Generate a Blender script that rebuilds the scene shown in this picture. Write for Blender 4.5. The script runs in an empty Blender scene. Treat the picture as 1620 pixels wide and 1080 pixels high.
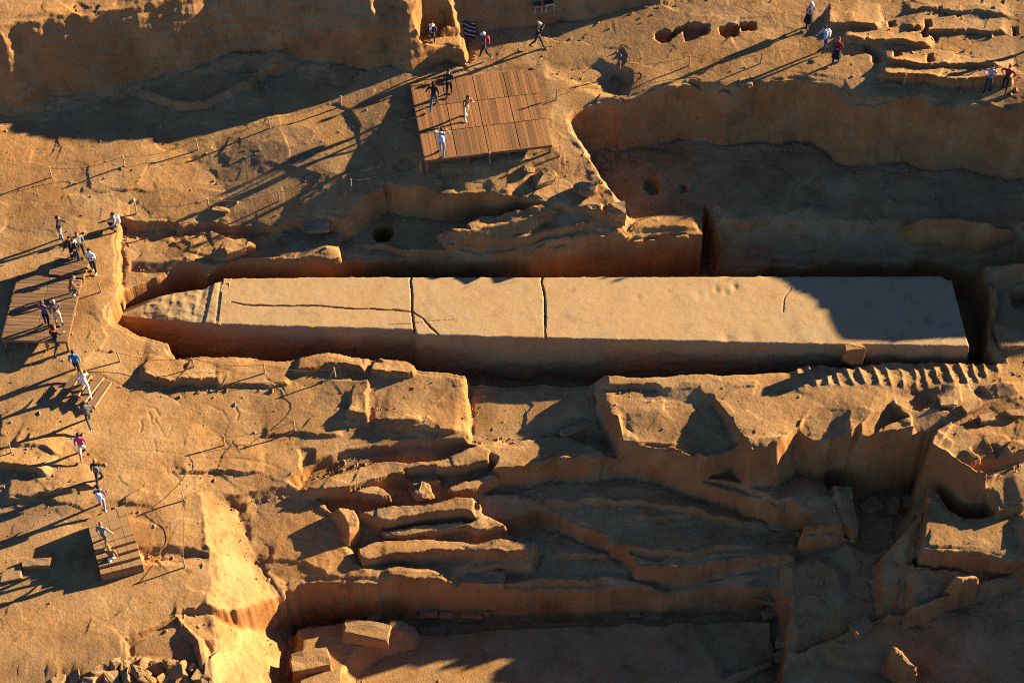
import bpy, bmesh, math, random
import numpy as np
from mathutils import Vector, Matrix

# ------------------------------------------------------------------ camera, sky, sun, exposure
SC = bpy.context.scene
COL = SC.collection
PITCH = math.radians(52.0)
DIST = 98.4
FPX = 3150.0                                    # focal length in photo pixels (1620 wide)
CAM = np.array([0.0, -DIST * math.cos(PITCH), DIST * math.sin(PITCH)])
FWD = np.array([0.0, math.cos(PITCH), -math.sin(PITCH)])
RGT = np.array([1.0, 0.0, 0.0])
UPV = np.array([0.0, math.sin(PITCH), math.cos(PITCH)])
cd = bpy.data.cameras.new('camera')
cam = bpy.data.objects.new('camera', cd)
COL.objects.link(cam)
cd.sensor_width = 36.0
cd.lens = 36.0 * FPX / 1620.0
cd.clip_start = 1.0
cd.clip_end = 2000.0
cam.location = CAM
cam.rotation_euler = (math.pi / 2 - PITCH, 0, 0)
SC.camera = cam

SUN_EL = math.radians(17.5)
SUN_DIR = np.array([0.921 * math.cos(SUN_EL), 0.389 * math.cos(SUN_EL), math.sin(SUN_EL)])   # towards the sun
w = bpy.data.worlds.new('World')
SC.world = w
w.use_nodes = True
nt = w.node_tree
bg = nt.nodes['Background']
sky = nt.nodes.new('ShaderNodeTexSky')
sky.sky_type = 'NISHITA'
sky.sun_disc = False
sky.sun_elevation = SUN_EL
sky.sun_rotation = math.atan2(SUN_DIR[0], SUN_DIR[1])
nt.links.new(sky.outputs[0], bg.inputs[0])
bg.inputs[1].default_value = 0.05
sky.air_density = 0.46
sky.ozone_density = 4.0
sky.dust_density = 0.0
sky.altitude = 200.0
sl = bpy.data.lights.new('sun', 'SUN')
sl.energy = 5.0
sl.angle = math.radians(0.5)
sl.color = (1.0, 0.77, 0.45)
so = bpy.data.objects.new('sun', sl)
COL.objects.link(so)
so.rotation_euler = Vector(-SUN_DIR).to_track_quat('-Z', 'Y').to_euler()
so.location = (40, 20, 30)
SC.view_settings.view_transform = 'Standard'
SC.view_settings.look = 'None'
SC.view_settings.exposure = 2.3
SC.view_settings.gamma = 1.0
SC.view_settings.use_curve_mapping = False
SC.cycles.max_bounces = 6
SC.cycles.use_denoising = False
SC.cycles.filter_width = 1.1
SC.cycles.use_adaptive_sampling = False
SC.cycles.diffuse_bounces = 4

# ------------------------------------------------------------------ helpers
def ray(px, py):
    d = FWD * FPX + RGT * (px - 810.0) - UPV * (py - 540.0)
    return d / np.linalg.norm(d)

def at(px, py, z):
    """world point at height z seen at photo pixel (px, py)"""
    d = ray(px, py)
    t = (z - CAM[2]) / d[2]
    return CAM + d * t

_rng = np.random.RandomState(7)
_LAT = _rng.rand(8, 256, 256)

def vnoise(x, y, layer=0):
    xi = np.floor(x).astype(np.int64); yi = np.floor(y).astype(np.int64)
    fx = x - xi; fy = y - yi
    fx = fx * fx * fx * (fx * (fx * 6 - 15) + 10); fy = fy * fy * fy * (fy * (fy * 6 - 15) + 10)
    L = _LAT[layer % 8]
    a = L[xi & 255, yi & 255]; b = L[(xi + 1) & 255, yi & 255]
    c = L[xi & 255, (yi + 1) & 255]; d = L[(xi + 1) & 255, (yi + 1) & 255]
    return ((a + (b - a) * fx) * (1 - fy) + (c + (d - c) * fx) * fy) * 2 - 1

def fbm(x, y, wl, octs=4, gain=0.5, layer=0):
    s = 0; a = 1.0; f = 1.0 / wl
    for o in range(octs):
        ang = 0.6 + 1.1 * o
        u = (x * math.cos(ang) - y * math.sin(ang)) * f + 17.3 * o + 31.7 * layer
        v = (x * math.sin(ang) + y * math.cos(ang)) * f + 9.1 * o + 11.9 * layer
        s = s + a * vnoise(u, v, layer + o)
        a *= gain; f *= 2.03
    return s

def facets(x, y, cell, layer=0, stretch=1.0, rot=0.0):
    """piecewise planar noise: every voronoi cell has its own tilt and offset"""
    c, s = math.cos(rot), math.sin(rot)
    u = (x * c + y * s) / (cell * stretch); v = (-x * s + y * c) / cell
    ui = np.floor(u).astype(np.int64); vi = np.floor(v).astype(np.int64)
    best = np.full(u.shape, 9e9); out = np.zeros(u.shape)
    A, B, C, D, E = [_LAT[(layer + k) % 8] for k in range(5)]
    for i in (-1, 0, 1):
        for j in (-1, 0, 1):
            a = (ui + i) & 255; b = (vi + j) & 255
            du = u - (ui + i + A[a, b]); dv = v - (vi + j + B[a, b])
            d = du * du + dv * dv
            h = (C[a, b] - 0.5) * 1.1 + (D[a, b] - 0.5) * 2.6 * du + (E[a, b] - 0.5) * 2.6 * dv
            m = d < best
            best = np.where(m, d, best); out = np.where(m, h, out)
    return out

def lin(t):
    return np.clip(t, 0, 1)

def tri(x, y, cell, layer=0, rot=0.3, stretch=1.0, warp=0.45):
    """angular noise: random heights joined by flat triangles, creases stay sharp"""
    x = x + warp * cell * fbm(x, y, cell * 2.3, 2, .5, layer + 1); y = y + warp * cell * fbm(x, y, cell * 2.1, 2, .5, layer + 3)
    c, s = math.cos(rot), math.sin(rot)
    u = (x * c + y * s) / (cell * stretch); v = (-x * s + y * c) / cell + .5 * u
    ui = np.floor(u).astype(np.int64); vi = np.floor(v).astype(np.int64)
    fu = u - ui; fv = v - vi
    L = _LAT[layer % 8]
    a = L[ui & 255, vi & 255]; d = L[(ui + 1) & 255, (vi + 1) & 255]
    b = L[(ui + 1) & 255, vi & 255]; e = L[ui & 255, (vi + 1) & 255]
    return np.where(fu > fv, a * (1 - fu) + b * (fu - fv) + d * fv, a * (1 - fv) + e * (fv - fu) + d * fu) * 2 - 1

def cells(x, y, cell, layer=0, stretch=1.0, rot=0.0):
    """index of the voronoi cell every point belongs to"""
    c, s = math.cos(rot), math.sin(rot)
    u = (x * c + y * s) / (cell * stretch); v = (-x * s + y * c) / cell
    ui = np.floor(u).astype(np.int64); vi = np.floor(v).astype(np.int64)
    best = np.full(u.shape, 9e9); out = np.zeros(u.shape, np.int64)
    A, B = _LAT[layer % 8], _LAT[(layer + 1) % 8]
    for i in (-1, 0, 1):
        for j in (-1, 0, 1):
            a = ui + i; b = vi + j
            d = (u - a - A[a & 255, b & 255]) ** 2 + (v - b - B[a & 255, b & 255]) ** 2
            m = d < best
            best = np.where(m, d, best); out = np.where(m, a * 100003 + b, out)
    return np.unique(out, return_inverse=True)[1].reshape(x.shape)

def sm(t):
    t = np.clip(t, 0, 1)
    return t * t * (3 - 2 * t)

# ------------------------------------------------------------------ terrain grid (dense in view, coarser outside)
def axis(lo, hi, step, far_lo, far_hi):
    a = list(np.arange(lo, hi + 1e-6, step))
    s = step
    while a[-1] < far_hi:
        s *= 1.22; a.append(a[-1] + min(s, 6.0))
    s = step; pre = []
    x = lo
    while x > far_lo:
        s *= 1.22; x -= min(s, 6.0); pre.append(x)
    return np.array(pre[::-1] + a)

STEP = 0.052
AX = axis(-29.5, 29.5, STEP, -170, 170)
AY = axis(-15.5, 21.5, STEP, -130, 170)
GX, GY = np.meshgrid(AX, AY)                     # [row=y, col=x]
# natural roughness of edges: polygons are tested at warped positions
WX = GX + 0.11 * fbm(GX, GY, 2.1, 4, 0.5, 1)
WY = GY + 0.10 * fbm(GX, GY, 1.9, 4, 0.5, 4)
JX = 0.20 * tri(GX, GY, 0.95, 1) + 0.07 * tri(GX, GY, 0.33, 4) + 0.03 * tri(GX, GY, .14, 6)
JY = 0.18 * tri(GX, GY, 0.95, 3) + 0.07 * tri(GX, GY, 0.33, 6) + 0.03 * tri(GX, GY, .14, 2)

class Terrain: pass
T = Terrain()

def sample(Hm, x, y):
    i = int(np.clip(np.searchsorted(AX, x) - 1, 0, len(AX) - 2)); j = int(np.clip(np.searchsorted(AY, y) - 1, 0, len(AY) - 2))
    fx = min(1, max(0, (x - AX[i]) / (AX[i + 1] - AX[i]))); fy = min(1, max(0, (y - AY[j]) / (AY[j + 1] - AY[j])))
    return ((Hm[j, i] * (1 - fx) + Hm[j, i + 1] * fx) * (1 - fy) + (Hm[j + 1, i] * (1 - fx) + Hm[j + 1, i + 1] * fx) * fy)

def ground(x, y):
    return float(sample(T.H, x, y))

def sample_many(Hm, x, y):
    i = np.clip(np.searchsorted(AX, x) - 1, 0, len(AX) - 2); j = np.clip(np.searchsorted(AY, y) - 1, 0, len(AY) - 2)
    fx = np.clip((x - AX[i]) / (AX[i + 1] - AX[i]), 0, 1); fy = np.clip((y - AY[j]) / (AY[j + 1] - AY[j]), 0, 1)
    return ((Hm[j, i] * (1 - fx) + Hm[j, i + 1] * fx) * (1 - fy) + (Hm[j + 1, i] * (1 - fx) + Hm[j + 1, i + 1] * fx) * fy)

def hit(px, py, dz=0.0):
    """first point of the terrain (raised by dz) seen at a photo pixel"""
    d = ray(px, py)
    t = np.linspace((13.0 - CAM[2]) / d[2], (-12.0 - CAM[2]) / d[2], 700)
    p = CAM[None, :] + d[None, :] * t[:, None]
    g = p[:, 2] - sample_many(T.H, p[:, 0], p[:, 1]) - dz
    k = int(np.argmax(g <= 0))
    if g[k] > 0: return p[-1]
    if k == 0: return p[0]
    f = g[k - 1] / (g[k - 1] - g[k])
    return p[k - 1] * (1 - f) + p[k] * f

def window(P, margin):
    P = np.asarray(P)
    i0 = max(0, np.searchsorted(AX, P[:, 0].min() - margin) - 1); i1 = min(len(AX), np.searchsorted(AX, P[:, 0].max() + margin) + 1)
    j0 = max(0, np.searchsorted(AY, P[:, 1].min() - margin) - 1); j1 = min(len(AY), np.searchsorted(AY, P[:, 1].max() + margin) + 1)
    return slice(j0, j1), slice(i0, i1)

def poly_sd(P, X, Y):
    d2 = np.full(X.shape, 1e9); ins = np.zeros(X.shape, bool)
    n = len(P)
    for k in range(n):
        ax, ay = P[k][0], P[k][1]; bx, by = P[(k + 1) % n][0], P[(k + 1) % n][1]
        ex, ey = bx - ax, by - ay
        L = ex * ex + ey * ey + 1e-12
        t = np.clip(((X - ax) * ex + (Y - ay) * ey) / L, 0, 1)
        dx = X - ax - t * ex; dy = Y - ay - t * ey
        d2 = np.minimum(d2, dx * dx + dy * dy)
        c = (ay > Y) != (by > Y)
        ins ^= c & (X < (bx - ax) * (Y - ay) / (by - ay + 1e-12) + ax)
    d = np.sqrt(d2)
    return np.where(ins, -d, d)

def line_sd(P, X, Y):
    """distance to a polyline, side (+ left of travel), position 0..1 along it"""
    d2 = np.full(X.shape, 1e9); side = np.zeros(X.shape); pos = np.zeros(X.shape)
    seg = [math.hypot(P[k + 1][0] - P[k][0], P[k + 1][1] - P[k][1]) for k in range(len(P) - 1)]
    tot = sum(seg); acc = 0
    for k in range(len(P) - 1):
        ax, ay = P[k][0], P[k][1]; ex, ey = P[k + 1][0] - ax, P[k + 1][1] - ay
        L = ex * ex + ey * ey + 1e-12
        t = np.clip(((X - ax) * ex + (Y - ay) * ey) / L, 0, 1)
        dx = X - ax - t * ex; dy = Y - ay - t * ey
        q = dx * dx + dy * dy
        m = q < d2
        d2 = np.where(m, q, d2); side = np.where(m, ex * dy - ey * dx, side); pos = np.where(m, (acc + t * seg[k]) / tot, pos)
        acc += seg[k]
    return np.sqrt(d2), np.sign(side), pos

def plane_from(ctrl):
    Q = np.array([at(*c) for c in ctrl])
    M = np.c_[np.ones(len(Q)), Q[:, 0], Q[:, 1]]
    return np.linalg.lstsq(M, Q[:, 2], rcond=None)[0]

def pts_on(pts, z):
    """pixel outline -> world outline: on the plane z, or at the vertex's own height when given"""
    out = []
    for p in pts:
        if len(p) == 3:
            out.append(at(*p))
        elif np.isscalar(z):
            out.append(at(p[0], p[1], z))
        else:
            d = ray(p[0], p[1])
            den = d[2] - z[1] * d[0] - z[2] * d[1]
            t = -(CAM[2] - z[0] - z[1] * CAM[0] - z[2] * CAM[1]) / den
            out.append(CAM + d * t)
    return np.array(out)

def patch(pts, z, w=0.15, mode='set', warp=1.0, rz=None, jag=0.6):
    """level or tilted rock surface with the outline seen in the photo; rz = height of the outline when it is not the surface itself"""
    if not np.isscalar(z): z = plane_from(z)
    P = pts_on(pts, z if rz is None else rz)
    s = window(P, w + 0.8)
    X = GX[s] + (WX[s] - GX[s]) * warp + JX[s] * jag; Y = GY[s] + (WY[s] - GY[s]) * warp + JY[s] * jag
    m = lin(-poly_sd(P, X, Y) / w + 0.5)
    Z = z if np.isscalar(z) else z[0] + z[1] * GX[s] + z[2] * GY[s]
    h = T.H[s]
    n = h * (1 - m) + Z * m
    if mode == 'max': n = np.maximum(h, n)
    if mode == 'min': n = np.minimum(h, n)
    T.H[s] = n

def raise_(pts, dz, w=0.15, warp=1.0, dome=False, jag=0.6):
    """relative: lift (or sink) the ground inside an outline"""
    P = np.array([at(*p) if len(p) == 3 else hit(p[0], p[1], max(dz, 0)) for p in pts])
    s = window(P, w + 0.8)
    X = GX[s] + (WX[s] - GX[s]) * warp + JX[s] * jag; Y = GY[s] + (WY[s] - GY[s]) * warp + JY[s] * jag
    sd = poly_sd(P, X, Y)
    m = lin(-sd / w + 0.5)
    if dome:
        r = max(0.05, -sd.min()); m = np.sqrt(np.clip(1 - np.clip(1 + sd / r, 0, 1) ** 2, 0, 1))
    T.H[s] = T.H[s] + dz * m

def scarp(pts, h, back=1.5, w=0.10, taper=0.12, warp=1.0, front=0.0, jag=0.8):
    """rock step: ground left of the line is lifted by h at the line and runs out behind it"""
    P = np.array([at(*p) if len(p) == 3 else hit(p[0], p[1], h * 0.9) for p in pts])
    s = window(P, back * 4 + 0.8)
    X = GX[s] + (WX[s] - GX[s]) * warp + JX[s] * jag; Y = GY[s] + (WY[s] - GY[s]) * warp + JY[s] * jag
    d, side, pos = line_sd(P, X, Y)
    sd = d * side
    env = sm(np.minimum(pos, 1 - pos) / taper)
    m = lin(sd / w + 0.5) * np.where(sd > 0, np.exp(-np.clip(d, 0, None) / back), 1.0) * np.where(d < back * 3.9, 1, 0)
    m2 = -front * np.where(sd < 0, np.exp(-d / 0.5), 0) * (1 - sm(sd / w + 0.5))
    T.H[s] = T.H[s] + h * env * (m + m2)

def crack(pts, width=0.10, depth=0.18, warp=0.5, jag=0.6):
    P = np.array([hit(p[0], p[1]) for p in pts])
    s = window(P, width + 0.6)
    X = GX[s] + (WX[s] - GX[s]) * warp + JX[s] * jag; Y = GY[s] + (WY[s] - GY[s]) * warp + JY[s] * jag
    d, side, pos = line_sd(P, X, Y)
    T.H[s] = T.H[s] - depth * np.clip(1 - d / width, 0, 1) * sm(np.minimum(pos, 1 - pos) / 0.1)

def region(pts, soft=0.5, z=0.0, warp=1.0, jag=0.6):
    P = np.array([at(*p) if len(p) == 3 else hit(p[0], p[1]) for p in pts])
    s = window(P, soft + 0.8)
    X = GX[s] + (WX[s] - GX[s]) * warp + JX[s] * jag; Y = GY[s] + (WY[s] - GY[s]) * warp + JY[s] * jag
    return s, sm(-poly_sd(P, X, Y) / soft + 0.5), GX[s], GY[s]

def broken(pts, amp, cell, layer=0, stretch=1.0, rot=0.0, soft=0.5):
    """fractured rock: angular pieces of about `cell` metres"""
    s, m, X, Y = region(pts, soft)
    n = tri(X, Y, cell, layer, rot, stretch) + .45 * tri(X, Y, cell * .42, layer + 3, rot + .4, stretch) + .35 * facets(X, Y, cell * 1.1, layer + 5, stretch, rot)
    T.H[s] = T.H[s] + amp * m * n

def slabs(cell, amount, rms_max, layer, stretch=1.5, rot=.1, mask=None, lift=0.0):
    """break the surface into flat slabs: the ground inside every joint-bounded cell follows its own plane"""
    w = 0.10 * cell
    X = GX + w * fbm(GX, GY, cell * .8, 3, .5, 2); Y = GY + w * fbm(GX, GY, cell * .8, 3, .5, 5)
    k = cells(X, Y, cell, layer, stretch, rot); n = k.max() + 1
    k = k.reshape(-1)
    h = T.H.reshape(-1); x = GX.reshape(-1); y = GY.reshape(-1)
    bc = lambda a: np.bincount(k, a, n)
    N0 = bc(np.ones_like(h)); mx = bc(x) / N0; my = bc(y) / N0; mh = bc(h) / N0
    x = x - mx[k]; y = y - my[k]; d = h - mh[k]
    sxx, syy, sxy, sxh, syh = bc(x * x) + 1e-6, bc(y * y) + 1e-6, bc(x * y), bc(x * d), bc(y * d)
    det = sxx * syy - sxy * sxy + 1e-9
    a = (sxh * syy - syh * sxy) / det; b = (syh * sxx - sxh * sxy) / det
    res = d - a[k] * x - b[k] * y
    rms = np.sqrt(bc(res * res) / N0)
    r = np.random.RandomState(layer + 5)
    off = r.uniform(-lift, lift, n)
    f = amount * sm(1.6 - rms / rms_max)[k] * np.exp(-(res / (rms_max * 2.2)) ** 2)
    f = f.reshape(T.H.shape)
    if mask is not None: f = f * mask
    T.H = T.H - f * res.reshape(T.H.shape) + f * off[k].reshape(T.H.shape)
# ------------------------------------------------------------------ the quarry bedrock
BASE = [  # photo pixel, height above the top of the obelisk
    (50,280,2.0),(200,280,2.1),(400,230,2.5),(560,200,2.8),(600,270,2.45),(300,312,1.35),(450,300,1.6),(300,342,1.05),(460,345,1.12),(540,332,1.5),(220,340,1.05),(380,342,1.08),(600,110,3.55),(750,95,3.75),(620,150,3.5),(630,190,3.3),(600,200,3.0),(560,160,3.05),(625,240,2.75),
    (60,350,1.45),(250,200,2.2),(100,120,2.4),(400,120,2.8),(880,180,3.4),(720,270,2.6),(860,272,2.6),(820,130,3.6),(540,300,2.2),(700,300,2.25),(850,308,2.2),(930,300,2.25),(780,300,2.3),(620,296,2.15),(960,330,1.9),
    (900,80,3.9),(1000,80,4.25),(1200,80,4.65),(1450,90,5.0),(1600,60,5.4),(1350,20,5.2),(1620,150,5.2),(1150,30,4.8),(1250,125,4.6),(1450,150,4.8),(1040,130,4.3),
    (40,400,1.1),(140,420,1.0),(170,370,1.2),(30,560,0.5),(120,560,0.3),(150,480,0.9),(90,650,-0.3),(150,720,-0.95),(40,720,-0.6),(160,600,-.3),(150,650,-.6),
    (90,780,-1.15),(30,850,-1.5),(200,900,-1.8),(50,960,-1.9),(200,960,-2.1),(100,1060,-2.6),(280,900,-2.0),(310,850,-1.8),(270,980,-2.3),
    (200,560,-0.2),(270,570,-0.55),(400,580,-0.8),(640,590,-.95),(720,610,-1.1),(300,650,-1.1),(600,650,-1.5),(720,680,-1.8),(300,740,-1.6),
    (470,700,-1.7),(200,640,-0.8),(200,740,-1.3),(400,750,-1.8),(520,705,-1.75),(650,682,-1.75),(740,690,-1.85),(460,750,-1.8),(700,600,-1.2),(735,640,-1.5),(350,680,-1.35),(420,640,-1.2),(230,560,-.4),(260,780,-1.5),(330,780,-1.8),
    (560,745,-2.3),(700,740,-2.7),(600,830,-3.8),(800,715,-2.7),(900,715,-2.9),(900,800,-4.7),(1000,780,-4.5),(1100,760,-4.5),
    (1200,820,-5.6),(1000,860,-5.8),(800,880,-5.2),(600,930,-5.2),(450,850,-3.9),(410,810,-2.8),(490,930,-5.2),(500,800,-3.2),
    (480,1010,-6.8),(560,1010,-7.2),(800,980,-7.4),(1100,970,-7.4),(1250,900,-6.3),(1290,1000,-6.8),(1400,900,-5.9),(1500,1000,-6.0),
    (1600,1060,-5.6),(1400,820,-5.6),(1340,770,-5.2),(1600,930,-4.8),(800,1100,-7.4),(1200,1100,-7.4),(1500,1120,-6.4),(600,1120,-7.3),
    (300,1060,-2.9),(300,930,-2.2),(1000,690,-3.0),(1100,690,-3.2),
    (1700,100,5.7),(1850,130,5.8),(2000,100,6.0),(1700,0,6.0),(1728,150,5.8),(1762,170,5.8),(1844,222,5.8),(1852,252,5.8),(1950,250,5.8),(2150,240,5.8),(1700,720,-2.2),(1900,680,-1.6),(1780,640,-1.1),(1750,850,-2.9),(1900,950,-2.4),(1700,560,-.2),(2000,560,0)
]
def rbf_base():
    Q = [tuple(at(*p)) for p in BASE]
    for (x, y, z) in ((-45,30,5),(-45,10,2.5),(-45,-10,-2),(-45,-30,-4),(-20,-35,-5),(10,-35,-8),(35,-30,-4),(45,-12,-2),
                      (45,35,7),(15,40,7),(-15,40,7),(-120,80,6),(-120,-100,-3),(120,-100,-3),(120,100,7),(0,-110,-7),(0,140,8),(-140,0,2),(140,0,2)):
        Q.append((x, y, z))
    Q = np.array(Q); n = len(Q)
    D = np.hypot(Q[:, None, 0] - Q[None, :, 0], Q[:, None, 1] - Q[None, :, 1])
    A = np.zeros((n + 1, n + 1)); A[:n, :n] = D; A[:n, n] = 1; A[n, :n] = 1
    A[:n, :n] -= np.eye(n) * 0.6
    wgt = np.linalg.solve(A, np.r_[Q[:, 2], 0])
    out = np.full(GX.shape, wgt[n])
    for k in range(n):
        out += wgt[k] * np.sqrt((GX - Q[k, 0]) ** 2 + (GY - Q[k, 1]) ** 2 + 0.15)
    return out
T.H = rbf_base()
# broad undulation
T.H += 0.12 * fbm(GX, GY, 5.0, 3, 0.5, 2)

# --- high ground along the back, its cliff faces the camera
patch([(-700,80),(-200,85),(0,84),(120,62),(240,48),(330,28),(420,26),(520,36),(640,40),(740,2),(900,-24),(1080,-55),(1260,-95),(1600,-90),(2300,-90),(2300,-900),(-700,-900)], 5.0, w=4.6, jag=0)
patch([(-700,60),(-200,70),(0,62),(70,47),(140,36),(240,23),(312,8),(335,-4),(400,-8),
       (470,-2),(500,5),(540,12),(590,22),(605,12),(640,25),(670,16),(700,8),(725,-22),(800,-30),(900,-40),(1040,-52),(1080,-60),(1165,-76),(1260,-105),
       (1400,-110),(1600,-110),(2300,-110),(2300,-900),(-700,-900)], 6.8, w=1.6, jag=.6)
broken([(-200,-200),(-200,60),(300,10),(600,15),(900,-30),(1300,-110),(1300,-300)], 0.2, 1.6, 2)
# lower hump in the shade below that cliff
scarp([(215,135),(240,150),(275,163),(330,157),(380,135),(425,108),(470,100)], 0.6, 2.2, w=0.3)
scarp([(420,60),(500,55),(560,62),(640,40)], 0.5, 1.2, w=0.25)
patch([(655,62),(672,45),(705,40),(712,50),(700,55),(720,52),(733,54),(735,78),(712,76),(690,70),(664,72)], 4.55, w=0.25)
patch([(630,150),(650,126),(850,100),(878,232),(668,262)], [(650,131,3.5),(846,108,3.52),(869,229,3.35),(673,253,2.85)], w=1.0)
patch([(872,112),(905,106),(945,104),(992,124),(990,150),(950,152),(915,140)], 3.5, w=.5, jag=.5)
raise_([(385,215),(430,196),(500,200),(516,235),(520,262),(470,275),(400,262)], .16, w=.7, jag=.8)
# --- the bay cut into the terrace, closed off-frame by the rim that shades the end of the obelisk
patch([(918,205,3.2),(915,182,3.5),(930,165,4.0),(955,156,4.3),(985,150,4.5),(1040,138,4.6),(1080,130,4.7),(1130,135,4.7),(1150,138,4.8),(1200,132,4.8),
       (1300,132,4.9),(1330,146,4.9),(1348,163,4.9),(1390,166,4.9),(1450,160,4.9),(1500,172,5.0),(1550,166,5.1),(1588,172,5.3),(1630,175,5.4),(1678,160,5.5),(1728,161,5.6),
       (1760,180,5.6),(1798,198,5.6),(1828,213,5.6),(1842,238,5.6),(1848,266,5.6),(1950,266,5.6),(2300,262,5.6),(2300,500,0),(1700,540,0),(1600,440,0.5),(1300,440,0.5),(1105,440,0.3),(1000,425,0.3),(960,420,0.3),(930,412,0.3),
       (985,372,.9),(990,345,1.1),(975,315,1.5),(958,285,2.0),(948,250,2.4)],
      [(1000,215,1.0),(1600,250,1.0),(1300,345,0.5)], w=0.85)
# --- shelf below the viewing platform
patch([(515,362,.5),(545,340,1.7),(606,302,2.05),(612,318,1.0),(617,303,2.1),(700,309,2.2),(780,311,2.2),(850,322,2.1),(900,336,1.95),(955,345,1.75),(985,368,1.0),(975,400,.3),(900,440,.1),(500,440,.1),(515,400,.1)],
      [(560,352,.3),(720,372,.3),(620,408,.05)], w=0.35)
patch([(688,366),(740,379),(800,371),(850,349),(882,331),(905,338),(960,348),(988,366),(960,381),(880,386),(800,396),(740,399),(700,391)], [(690,375,.55),(850,352,1.35),(965,362,1.15),(800,392,.6)], w=.12, jag=.5)
patch([(700,392),(740,400),(800,397),(880,387),(960,382),(985,376),(975,398),(900,407),(800,412),(740,416)], [(720,400,.3),(960,386,.75),(850,409,.25)], w=.12, jag=.5)
patch([(760,345),(820,338),(862,326),(880,332),(850,350),(800,372),(745,380),(735,365)], [(760,350,1.15),(870,328,1.8),(800,370,1.0)], w=.12, jag=.5)
# --- broken ledges at the tip of the trench
patch([(196,358),(225,362),(270,356),(285,368),(330,360),(350,362),(420,364),(470,360),(500,368),(540,362),(540,440,.2),(190,480,0)],
      [(200,375,.52),(500,378,.52),(300,412,.40)], w=0.14, jag=.8)
patch([(272,378),(330,352,1.5),(385,378),(380,402),(340,405),(300,400)], [(275,380,.72),(385,378,.85),(340,405,.55)], w=.08, jag=.5)
# --- slope from the bay floor down to the trench on the far side
patch([(1135,330,.6),(1180,348,.6),(1215,338,.6),(1250,352,.6),(1300,346,.6),(1350,356,.6),(1400,346,.6),(1440,352,.6),(1500,344,.6),(1560,352,.6),(1640,346,.6),(1640,436,-1),(1135,436,-1)],
      [(1150,335,.65),(1600,350,.6),(1300,428,-1.4)], w=0.6)
broken([(1120,320),(1640,320),(1640,440),(1120,440)], .28, 2.6, 3, 1.6, .3, soft=1.0)
broken([(960,230),(1640,250),(1640,340),(1000,330)], .10, 3.5, 6, 1.3, .5, soft=1.0)
patch([(985,347),(1000,340),(1080,325),(1112,322),(1106,364),(1060,371),(990,374)], [(990,345,1.1),(1110,325,1.0),(1050,370,.85)], w=1.0)
patch([(1440,342),(1470,334),(1520,336),(1560,340),(1605,345),(1560,349),(1500,345)], 1.6, w=.5)
patch([(1562,452),(1620,440),(1720,440),(1720,585),(1590,585),(1572,560)], -.5, w=.6)
patch([(1590,478),(1640,474),(1640,498),(1592,498)], -1.3, w=.2)
# --- terraces of the pit, from the top down
patch([(880,690),(985,698),(1040,714),(1115,727),(1190,720),(1300,760),(1400,790),(1400,830),(1275,827),(1220,792),(1150,777),(1090,765),(1030,740),(950,722),(880,730)], [(950,715,-2.8),(1050,740,-3.2),(1250,800,-3.9)], w=.15)
patch([(740,700),(830,692),(900,690),(955,715),(950,722),(880,730),(840,735),(810,745),(780,742),(760,715)], [(745,700,-2.3),(950,718,-2.55),(810,742,-2.5)], w=.15, jag=.7)
patch([(760,770),(810,768),(900,760),(1027,757),(1030,765),(1150,805),(1280,835),(1250,880),(1100,880),(1000,884),(960,857),(900,826),(860,804),(835,789),(805,783),(762,786)], [(810,780,-4.1),(1030,765,-4.4),(1000,880,-5.3),(1200,850,-5.5)], w=.15)
patch([(730,850),(850,825),(900,845),(960,880),(1010,905),(1110,905),(1240,890),(1250,960),(1000,975),(800,960),(720,900)], [(850,850,-5.7),(1000,915,-6.2),(1200,900,-6.4),(800,950,-6.5)], w=.2, mode='min')
patch([(1010,900),(1110,893),(1215,882),(1260,876),(1260,850),(1100,860),(1000,884)], [(1010,898,-5.5),(1250,878,-5.7),(1100,860,-5.4)], w=.2)
patch([(800,946),(900,940),(980,936),(1045,946),(1060,925),(900,905),(800,920)], [(800,946,-6.3),(1040,946,-6.6),(900,905,-6.2)], w=.25)
# floor below the slabs, then the slabs
patch([(462,775),(500,745),(545,722),(600,712),(650,708),(745,712),(790,735),(770,775),(760,800),(800,835),(850,850),(840,885),(735,908),(600,893),(560,882),(555,850),(500,790)], [(560,745,-2.9),(750,735,-3.0),(600,885,-4.9),(800,885,-5.3)], w=.2)
patch([(478,772),(500,760),(530,748),(592,731),(650,732),(700,728),(760,706),(778,712),(775,728),(700,741),(650,742),(600,757),(540,772),(490,776)], [(490,768,-2.3),(600,735,-2.3),(770,712,-2.3),(600,755,-2.4)], w=.06, jag=.35)
patch([(550,776),(595,768),(620,786),(605,788),(575,782)], -2.75, w=.08)
patch([(565,812),(598,801),(640,798),(676,795),(710,787),(750,782),(762,792),(756,812),(740,807),(676,810),(600,822)], [(570,815,-3.15),(750,785,-3.2),(680,808,-3.3)], w=.06, jag=.35)
patch([(706,771),(740,758),(776,747),(792,752),(752,769),(716,779)], [(710,772,-2.9),(790,750,-2.9),(750,768,-3.0)], w=.06, jag=.35)
patch([(600,836),(660,828),(735,826),(752,834),(690,842),(610,846)], [(600,838,-3.9),(750,830,-4.0),(690,841,-4.05)], w=.06, jag=.35)
patch([(640,752),(690,747),(700,760),(650,768)], -2.95, w=.06, jag=.35)
patch([(505,822),(528,805),(560,808),(566,830),(552,848),(508,842)], [(505,825,-2.95),(560,810,-3.05),(530,845,-3.2)], w=.1, jag=.7)
patch([(750,784),(766,804),(804,828),(760,837),(735,833),(753,816)], [(750,785,-3.4),(800,828,-4.0),(740,832,-3.9)], w=.1)
patch([(566,866),(594,853),(650,850),(700,855),(750,860),(800,848),(838,853),(836,861),(800,869),(725,871),(650,874),(596,879),(570,885)], [(570,868,-4.15),(836,856,-4.5),(700,872,-4.35)], w=.06, jag=.35)
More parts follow.
